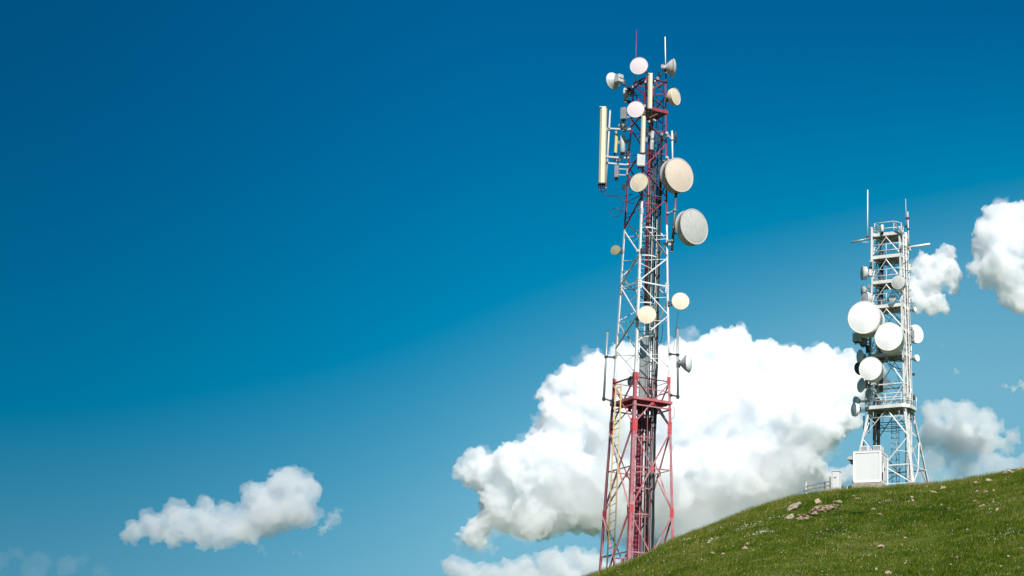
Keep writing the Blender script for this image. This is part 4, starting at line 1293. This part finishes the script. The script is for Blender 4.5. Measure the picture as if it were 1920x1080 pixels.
# ------------------------------------------------------------------ clouds: closed bodies of mist lit by the sun
def vol_mat(name, density, color=(1, 1, 1), aniso=0.0):
    m = bpy.data.materials.new(name)
    m.use_nodes = True
    n, l = m.node_tree.nodes, m.node_tree.links
    n.clear()
    pv = n.new("ShaderNodeVolumePrincipled")
    pv.inputs['Color'].default_value = (*color, 1)
    pv.inputs['Density'].default_value = density
    pv.inputs['Anisotropy'].default_value = aniso
    out = n.new("ShaderNodeOutputMaterial")
    l.new(pv.outputs[0], out.inputs['Volume'])
    return m

def tex(size, depth=2):
    t = bpy.data.textures.new("puffs", 'CLOUDS')
    t.noise_scale = size
    t.noise_depth = depth
    t.noise_basis = 'ORIGINAL_PERLIN'
    t.noise_type = 'HARD_NOISE'
    return t

def cloud_mesh(blobs, Y, seed, depth_k, voxel, kids, disp, squash=1.0):
    """blobs: (x, y, r) in photograph pixels. Returns world spheres merged into one lumpy closed body."""
    rng = random.Random(seed)
    m = px(Y)
    sp = []
    for (x, y, r) in blobs:
        c = at(x, y, Y)
        c.y += rng.uniform(-1, 1) * depth_k * r * m
        sp.append((c, r * m))
    lvl = list(sp)
    big_ones = list(sp)
    rad_min = voxel * 1.7
    for n in kids:
        nxt = []
        for (c, r) in lvl:
            for _ in range(n):
                d = Vector((rng.gauss(0, 1), rng.gauss(0, 1) - 0.5, rng.gauss(0, 1) + 0.45)).normalized()
                rr = r * rng.uniform(0.16, 0.46)
                if rr < rad_min: continue
                q = c + d * (r * rng.uniform(0.80, 1.0))
                if any((q - c2).length < r2 - 0.35 * rr for c2, r2 in big_ones): continue
                nxt.append((q, rr))
        sp += nxt
        lvl = nxt
    V, Fc, off = [], [], 0
    for (c, r) in sp:
        v, f = ICO[2] if r > voxel * 5 else ICO[1]
        V.append(v * (r, r, r * squash) + np.array(c)); Fc.append(f + off); off += len(v)
    V = np.concatenate(V); Fc = np.concatenate(Fc)
    o = mesh_obj("tmp", V.tolist(), Fc.tolist(), None)
    def merge():
        md = o.modifiers.new("merge", 'REMESH'); md.mode = 'VOXEL'; md.voxel_size = voxel
    merge()
    for (size, strength) in disp:
        d = o.modifiers.new("puffs", 'DISPLACE')
        d.texture = tex(size); d.texture_coords = 'GLOBAL'; d.strength = strength; d.mid_level = 0.2 if strength < 0 else 0.3
        merge()
    dg = bpy.context.evaluated_depsgraph_get()
    me = bpy.data.meshes.new_from_object(o.evaluated_get(dg))
    bpy.data.objects.remove(o)
    return me

def cloud(name, label, blobs, Y, seed, density, voxel, kids=(7, 5), depth_k=0.5, disp=None, color=(0.984, 0.990, 0.997), parent=None, aniso=0.0, fringe=0.0):
    m = px(Y)
    vx = voxel * m
    if disp is None:
        disp = [(34 * m, 16 * m), (11 * m, 7 * m)]
    else:
        disp = [(a * m, b * m) for a, b in disp]
    me = cloud_mesh(blobs, Y, seed, depth_k, vx, kids, disp)
    me.name = name
    me.materials.clear()
    me.materials.append(vol_mat("cloud_mist", density * 0.72 / m, color, aniso))
    me.polygons.foreach_set('use_smooth', [True] * len(me.polygons))
    o = bpy.data.objects.new(name, me)
    COL.objects.link(o)
    if parent: o.parent = parent
    if label: tag(o, label, 'cloud', 'clouds in the blue sky')
    if fringe:
        # torn, thinner mist round the dense body
        cloud(name + "_fringe", None, blobs, Y, seed + 100, fringe, voxel * 1.5, kids=(7, 4), depth_k=depth_k, disp=[(52, 46), (21, 30), (9, 14)], color=color, parent=o)
    return o

CD = 4200.0
FINE = [(70, -40), (30, -26), (16, 20), (6, 9)]
SMALL = [(40, -26), (18, -14), (12, 14), (5, 8)]
WISP = [(34, 30), (14, 22), (6, 12)]
big = [(905,890,40),(935,895,50),(980,885,62),(945,945,52),(1000,950,66),(1010,832,34),(1040,870,75),(1060,800,58),
       (1052,745,34),(1085,722,48),(1110,780,85),(1120,700,46),(1080,900,90),(1060,950,50),(1170,702,52),(1170,790,100),(1160,900,90),
       (1230,700,60),(1250,780,110),(1250,880,100),(1290,686,58),(1340,678,56),(1340,780,120),(1345,870,100),(1385,668,50),
       (1430,688,54),(1430,790,115),(1430,860,90),(1480,698,52),(1500,790,85),(1490,860,55),(1540,694,50),(1575,712,46),(1565,765,52),(1600,735,44),(1632,715,36),
       (895,985,26),(885,1012,20)]
c0 = cloud("cloud", "largest white cumulus cloud, filling the sky behind the red tower", big, CD, 3, 0.10, 1.9, kids=(12,8,6), disp=FINE, depth_k=0.25, fringe=0.014)
cloud("cloud_veil", None, [(1180,950,60),(1250,950,70),(1330,945,75),(1410,915,70),(1480,875,60),(1530,845,40),(1100,945,50),(1040,965,45),(980,975,45),(920,975,35),(1300,1010,70),(1390,985,60),(1150,905,50),(1060,920,50),(1450,910,55),(1500,830,35)], CD - 330, 15, 0.0105, 3.4, kids=(7,4), disp=WISP, parent=c0)  # thin sunlit mist added in front to pale the cloud's dark underside
cloud("cloud_base", None, [(1160,965,60),(1240,990,85),(1330,1000,95),(1420,965,85),(1490,915,65),(1110,950,45),(1300,940,90),(1400,905,85),(1270,1040,80),(1350,1040,80),(1520,890,40)], CD + 120, 5, 0.013, 3.0, kids=(6,4), disp=SMALL, parent=c0)
for q in [(870,885,12),(862,1018,18),(905,1024,22),(1010,790,20),(1300,622,12),(1530,650,16),(1605,690,20),(1545,832,26),(1470,650,14),(1020,735,12)]:
    cloud("cloud_fringe", None, [q, (q[0] + q[2] * 0.7, q[1] + q[2] * 0.3, q[2] * 0.7)], CD, 9, 0.020, 1.6, kids=(8,5), disp=WISP, parent=c0)
cloud("cloud", "low bank of white cloud at the foot of the red tower", [(850,1062,22),(900,1085,26),(950,1066,20),(985,1062,24),(1030,1052,26),(1075,1046,24),(1110,1056,26),(1010,1090,30),(1080,1085,30),(1150,1080,30),(925,1075,24),(875,1075,24),(970,1080,28),(1050,1066,28)], 5200, 12, 0.04, 2.0, kids=(9,5), disp=SMALL, fringe=0.025)
cloud("cloud", "low white cumulus cloud at the lower left with a pointed right-hand top", [(545,905,34),(575,915,30),(520,925,36),(485,935,34),(550,955,40),(500,965,44),(450,985,36),(385,945,20),(375,975,28),(400,985,30),(340,985,26),(310,970,18),(285,985,24),(255,998,20),(235,1006,14),(330,1008,22),(420,1008,26),(385,1020,18),(570,965,28),(470,1000,24),(325,962,20),(345,965,18),(425,960,20),(280,978,16),(300,1000,20),(360,1000,26)], 4600, 21, 0.030, 1.8, kids=(10,6,4), disp=SMALL, color=(0.93, 0.945, 0.965), fringe=0.025)
cloud("cloud", "small torn puff just right of the lower left cumulus cloud", [(632,958,7),(622,972,12),(612,985,13),(603,998,10)], 4600, 23, 0.030, 1.4, kids=(8,4), disp=WISP)
cloud("cloud", "thin grey cloud low in the bottom left corner", [(30,1035,20),(75,1050,24),(120,1058,26),(160,1048,18),(0,1055,26),(60,1075,30),(190,1075,22)], 6500, 27, 0.0030, 2.4, kids=(7,4), disp=WISP)
cloud("cloud", "faint wisp under the lower left cumulus cloud", [(492,1030,12),(505,1038,9)], 6000, 29, 0.012, 1.8, kids=(6,3), disp=WISP)
cloud("cloud", "faintest wisp low between the lower left cumulus and the big cloud", [(552,1040,11),(566,1043,9)], 6000, 31, 0.011, 1.8, kids=(6,3), disp=WISP)
cloud("cloud", "tall bright cloud cut by the picture's right edge", [(1860,400,22),(1885,405,30),(1915,400,24),(1845,435,26),(1880,450,46),(1920,450,46),(1840,475,20),(1870,500,36),(1905,515,42),(1845,530,16),(1940,480,50),(1885,550,24),(1915,565,28),(1835,455,20),(1830,500,18)], 3900, 33, 0.10, 1.8, kids=(11,7,4), disp=SMALL, fringe=0.025)
cloud("cloud", "soft white cloud touching the upper right of the white tower", [(1780,470,16),(1760,490,26),(1735,490,22),(1718,505,18),(1775,510,26),(1745,525,30),(1715,540,24),(1785,545,14),(1750,560,22),(1770,575,16),(1722,570,20),(1700,545,20),(1790,520,18),(1745,585,16)], 4000, 35, 0.14, 1.8, kids=(10,6,4), disp=WISP, fringe=0.025)
cloud("cloud", "white cloud rising from the crest right of the white tower", [(1745,775,22),(1775,768,20),(1810,772,26),(1845,785,24),(1870,800,16),(1750,810,30),(1800,820,40),(1850,825,30),(1885,835,16),(1735,835,20),(1895,840,12),(1900,820,16)], 4300, 37, 0.034, 1.8, kids=(10,6,4), disp=SMALL, fringe=0.022, color=(0.998, 0.999, 1.0), depth_k=0.2)
c1 = bpy.data.objects[[o.name for o in COL.objects if o.get("label", "").startswith("white cloud rising")][0]]
cloud("cloud_base", None, [(1750,865,30),(1815,875,40),(1865,880,34),(1735,900,26),(1800,915,40),(1895,880,30),(1925,870,26),(1870,910,40),(1830,845,34),(1780,850,34)], 4180, 39, 0.022, 2.4, kids=(8,4), disp=WISP, parent=c1)  # lower part of the cloud, thinned and set forward to lighten its shaded underside
cloud("cloud", "tiny shred of cloud right of the white tower, upper of two", [(1768,648,8),(1778,654,7),(1760,656,6)], 4000, 41, 0.035, 1.5, kids=(7,4), disp=WISP)
cloud("cloud", "tiny shred of cloud right of the white tower, lower of two", [(1795,696,8),(1805,692,5)], 4000, 43, 0.045, 1.5, kids=(7,4), disp=WISP)
cloud("cloud", "small ragged cloud at the right edge below the tall bright one", [(1885,725,9),(1900,728,11),(1918,720,12),(1932,726,14)], 4000, 45, 0.07, 1.5, kids=(8,5), disp=WISP, fringe=0.025)
cloud("cloud", "low white puffs on the skyline just left of the white cabin", [(1530,895,14),(1555,890,18),(1580,895,20),(1600,885,18),(1560,915,24),(1520,915,18),(1625,900,24)], 4700, 47, 0.06, 1.6, kids=(9,5), disp=SMALL, fringe=0.025)
CLEAR = []          # (x, y, radius): bare places round stones, cabin and fence

def trim(X, Y, Zg, t):
    keep = np.ones(len(X), bool)
    for (cx_, cy_, rr_) in CLEAR:
        keep &= np.hypot(X - cx_, (Y - cy_) * 0.8) > rr_ * RNG.uniform(0.75, 1.1, len(X))
    return X[keep], Y[keep], Zg[keep], t[keep]

# ------------------------------------------------------------------ grass, flowers, stones
def flat_spots(name, X, Y, up, size0, size1, mat, kind='stuff'):
    n = len(X)
    zz = ground_z(X, Y)
    P = np.stack([X, Y, zz + RNG.uniform(up * 0.5, up, n)], -1)
    s = RNG.uniform(size0, size1, n)[:, None]
    nrm = np.stack([RNG.normal(0, 0.5, n), RNG.normal(-0.7, 0.4, n), np.ones(n)], -1)
    nrm /= np.linalg.norm(nrm, axis=1)[:, None]
    a = np.cross(nrm, np.array([0.3, 0.8, 0.1])); a /= np.linalg.norm(a, axis=1)[:, None]
    b = np.cross(nrm, a)
    tris = []
    m = 6
    for k in range(m):
        c0, c1 = 2 * math.pi * k / m, 2 * math.pi * (k + 0.8) / m
        tris.append(np.stack([P, P + s * (a * math.cos(c0) + b * math.sin(c0)), P + s * (a * math.cos(c1) + b * math.sin(c1))], 1))
    T = np.concatenate(tris)
    o = tri_mesh(name, T, np.tile(RNG.random(n), m), mat)
    tag(o, kind=kind)
    return o

PETAL = leaf_mat("white_petal", [(0.0, (0.62, 0.62, 0.56)), (1.0, (0.8, 0.8, 0.76))], 0.25)
FX, FY, _z, _t = scatter(850, 0.8)
def make_flowers():
    X, Y, Zg, t = scatter(1350, 0.8)
    keep = fbm(X, Y, 6.0, 3, 21) > -0.02
    X, Y = list(X[keep]), list(Y[keep])
    for (x, y, n, sx, sy) in [(1425, 1003, 120, 22, 6), (1405, 990, 60, 26, 8), (1345, 995, 40, 20, 8), (1330, 1020, 30, 10, 5), (1560, 1005, 70, 60, 12),
                              (1650, 945, 50, 40, 8), (1855, 955, 40, 40, 8), (1450, 975, 40, 25, 6), (1880, 1010, 40, 35, 10), (1290, 1015, 30, 14, 6), (1620, 912, 60, 25, 3)]:
        c = on_ground(x, y)
        m = px(c.y)
        for _ in range(n):
            X.append(c.x + random.gauss(0, sx * m * 0.6)); Y.append(c.y + random.gauss(0, sy * m * 4))
    X += list(FX); Y += list(FY)
    flat_spots("flowers", np.array(X), np.array(Y), 0.20, 0.010, 0.024, PETAL)
random.seed(4)
make_flowers()

def rock_mesh(mb, c, sx, sy, sz, seed, tilt=0.0, rot=0.0, rough=0.35, sub=3):
    rnd = random.Random(seed)
    off = Vector((rnd.uniform(-50, 50), rnd.uniform(-50, 50), rnd.uniform(-50, 50)))
    v, f = ICO[sub]
    planes = []
    for _ in range(9):
        d = Vector((rnd.gauss(0, 1), rnd.gauss(0, 1), rnd.gauss(0, 1))).normalized()
        planes.append((d, rnd.uniform(0.55, 0.9)))
    mt = Matrix.Rotation(rot, 3, 'Z') @ Matrix.Rotation(tilt, 3, 'Y')
    vs = []
    for p in v:
        p = Vector(p)
        for d, h in planes:
            e = p.dot(d) - h
            if e > 0: p = p - d * e
        p = p * (1 + rough * mnoise.fractal(p * 1.7 + off, 0.8, 2.0, 4))
        vs.append(Vector(c) + mt @ Vector((p.x * sx, p.y * sy, p.z * sz)))
    mb.add(vs, f.tolist(), 0, False)

def make_rock(x, y, w, h, label, seed, tilt=0.0, mat='rock', group='rocks in the hillside grass', cat='rock', depth=1.0):
    c = on_ground(x, y)
    m = px(c.y)
    mb = MB()
    CLEAR.append((c.x, c.y - 0.15, w * m * 0.62))
    rock_mesh(mb, c + Vector((0, 0, 0.04)), w * m / 2 * 1.15, w * m * 0.6 * depth, h * m / 2 * 1.6, seed, tilt)
    o = mb.build("rock", M[mat], None, c)
    o.location = c
    tag(o, label, cat, group)

make_rock(1487, 957, 34, 10, "large smooth pale grey boulder, largest stone on the slope", 1, -0.5, 'rock2', depth=1.2)
make_rock(1480, 973, 18, 10, "rounded grey stone just below the largest pale boulder", 2, -0.2, 'rock2')
make_rock(1533, 946, 12, 12, "upright brownish stone above the crumbling rock outcrop", 3, 0.5)
make_rock(1574, 944, 9, 6, "round pale stone at the upper right end of the crumbling outcrop", 4)
make_rock(1893, 888, 28, 7, "long low pale rock breaking the crest line near the picture's right edge", 5, -0.2, depth=0.8)
make_rock(1914, 882, 14, 8, "blunt pale rock at the crest, cut by the picture's right edge", 6)
make_rock(1829, 908, 10, 5, "small bright flat stone just under the crest right of the white tower", 7, -0.2)
make_rock(1768, 917, 12, 6, "brown stone below the crest right of the white tower's legs", 8)
make_rock(1752, 925, 11, 5, "low tan stone below the white tower's outermost leg", 9)
make_rock(1711, 942, 5, 9, "thin upright tan stone standing in grass below the white tower", 10)
make_rock(1665, 941, 8, 6, "small tan stone in grass below the white cabin", 11)
make_rock(1652, 1028, 14, 6, "pale flat stone lying alone in the middle of the lower slope", 12)
make_rock(1397, 1030, 11, 5, "small beige stone low on the slope near the flower patch", 13)
make_rock(1855, 903, 15, 6, "flat tan stone in bare soil under the crest at right", 14)
make_rock(1665, 1077, 12, 6, "pale stone at the bottom edge of the picture", 15)

# the crumbling outcrop: one broken shelf of rock
def make_outcrop():
    rnd = random.Random(8)
    base = on_ground(1530, 965)
    mb = MB()
    for i in range(85):
        u = rnd.random()
        x = 1497 + u * 72 + rnd.gauss(0, 2); y = 974 - u * 26 + rnd.gauss(0, 2.6) + 3 * math.sin(u * 9)
        c = on_ground(x, y); m = px(c.y)
        CLEAR.append((c.x, c.y - 0.1, 0.34))
        rock_mesh(mb, c + Vector((0, 0, 0.05)), rnd.uniform(3, 8) * m, rnd.uniform(8, 18) * m, rnd.uniform(1.2, 2.8) * m, 100 + i, rnd.uniform(-0.6, -0.1), rnd.uniform(-0.5, 0.5), 0.5, 2)
    o = mb.build("rock_outcrop", M['rock'], None, base); o.location = base
    tag(o, "long crumbling brown rock outcrop slanting across the upper slope", "rock outcrop")
make_outcrop()

def make_stones():
    rnd = random.Random(21)
    for i in range(42):
        if i < 22: x, y = rnd.uniform(1600, 1900), rnd.uniform(915, 960)
        else: x, y = rnd.uniform(1330, 1900), rnd.uniform(960, 1075)
        yy = np.interp(x, [a for a, _ in _sil], [b for _, b in _sil])
        if y < yy + 8: y = yy + 8 + rnd.uniform(0, 20)
        make_rock(x, y, rnd.uniform(4, 10), rnd.uniform(2.5, 5), "small pale stone lying loose in the hillside grass", 200 + i, rnd.uniform(-0.4, 0.4), group='small loose stones', cat='stone')
make_stones()

def make_bush(x, y, w, h, label, seed):
    c = on_ground(x, y); m = px(c.y)
    rng = np.random.default_rng(seed)
    n = 1500
    p = rng.normal(0, 1, (n, 3)); p /= np.linalg.norm(p, axis=1)[:, None]; p *= rng.random((n, 1)) ** 0.4
    p *= np.array([w * m / 2, w * m * 0.7, h * m / 2]); p[:, 2] = np.abs(p[:, 2])
    d1 = rng.normal(0, 1, (n, 3)); d1 /= np.linalg.norm(d1, axis=1)[:, None]
    d2 = rng.normal(0, 1, (n, 3)); d2 /= np.linalg.norm(d2, axis=1)[:, None]
    T = np.stack([p, p + d1 * 0.07, p + d1 * 0.03 + d2 * 0.05], 1)
    mat = leaf_mat("bush_leaf", [(0.0, (0.008, 0.045, 0.008)), (1.0, (0.03, 0.10, 0.015))])
    o = tri_mesh("shrub", T, rng.random(n), mat); o.location = c
    tag(o, label, 'shrub')
make_bush(1609, 966, 30, 9, "low dark green leafy shrub hugging the slope below the cabin", 5)

for k in range(40):
    CLEAR.append((CABIN_C.x + random.uniform(-1.5, 1.5), CABIN_C.y - 1.0 - random.uniform(0, 2.2), 0.75))
for (x, y) in ((1515, 919), (1530, 916), (1545, 914), (1560, 914), (1575, 913), (1585, 914)):
    c = at(x, y, 151.5); CLEAR.append((c.x, c.y, 1.0))
def sward(X, Y):
    """patchiness of the turf: tussocks and streaks that run up across the slope"""
    U_ = X - Y / 9.0
    return 0.9 * fbm(U_, Y / 9.0, 1.6, 4, 51) + 0.7 * fbm(U_, Y / 5.0, 0.45, 3, 57) + 0.85 * fbm(U_, Y / 6.0, 5.0, 3, 61)

def make_grass(n=104000):
    X, Y, Zg, t = trim(*scatter(n, 0.8))
    w = sward(X, Y)
    parts, tones = [], []
    for lo, hi, per, h0, h1, wd, lean in ((-9, -0.18, 6, 0.03, 0.09, 0.018, 1.3), (-0.18, 0.16, 7, 0.05, 0.14, 0.017, 1.1), (0.16, 9, 8, 0.08, 0.21, 0.016, 0.9)):
        k = (w >= lo) & (w < hi)
        T = blades(X[k], Y[k], Zg[k], per, h0, h1, wd, lean, 0.25)
        base = np.repeat(0.42 - 0.42 * w[k], per)
        crest = np.repeat(np.clip((t[k] - 0.90) / 0.09, 0, 1) * (0.14 + 0.9 * np.clip(fbm(X[k], Y[k], 6.0, 3, 31) + 0.08, 0, 0.5)), per)
        tn = np.clip(base + crest + RNG.normal(0, 0.17, len(T)), 0, 1)
        dry = RNG.random(len(T)) < np.repeat(0.05 + 0.10 * np.clip(-w[k], 0, 1), per)
        tn[dry] = RNG.uniform(0.8, 1.0, dry.sum())
        parts.append(T); tones.append(tn)
    # taller seed stalks, most of them along the crest
    X2, Y2, Z2, t2 = trim(*scatter(7500, 0.35, back=1.5))
    S1 = blades(X2, Y2, Z2, 2, 0.18, 0.48, 0.008, 0.35, 0.3)
    parts.append(S1); tones.append(np.clip(RNG.normal(0.66, 0.18, len(S1)), 0, 1))
    X3, Y3, Z3, t3 = trim(*scatter(6500, 0.12, back=1.0))
    k = fbm(X3, Y3, 2.5, 3, 71) > 0.05
    S2 = blades(X3[k], Y3[k], Z3[k], 6, 0.15, 0.42, 0.012, 0.6, 0.22)
    parts.append(S2); tones.append(np.clip(RNG.normal(0.58, 0.2, len(S2)), 0, 1))
    o = tri_mesh("grass", np.concatenate(parts), np.concatenate(tones), GREEN)
    tag(o, kind='stuff')
make_grass()
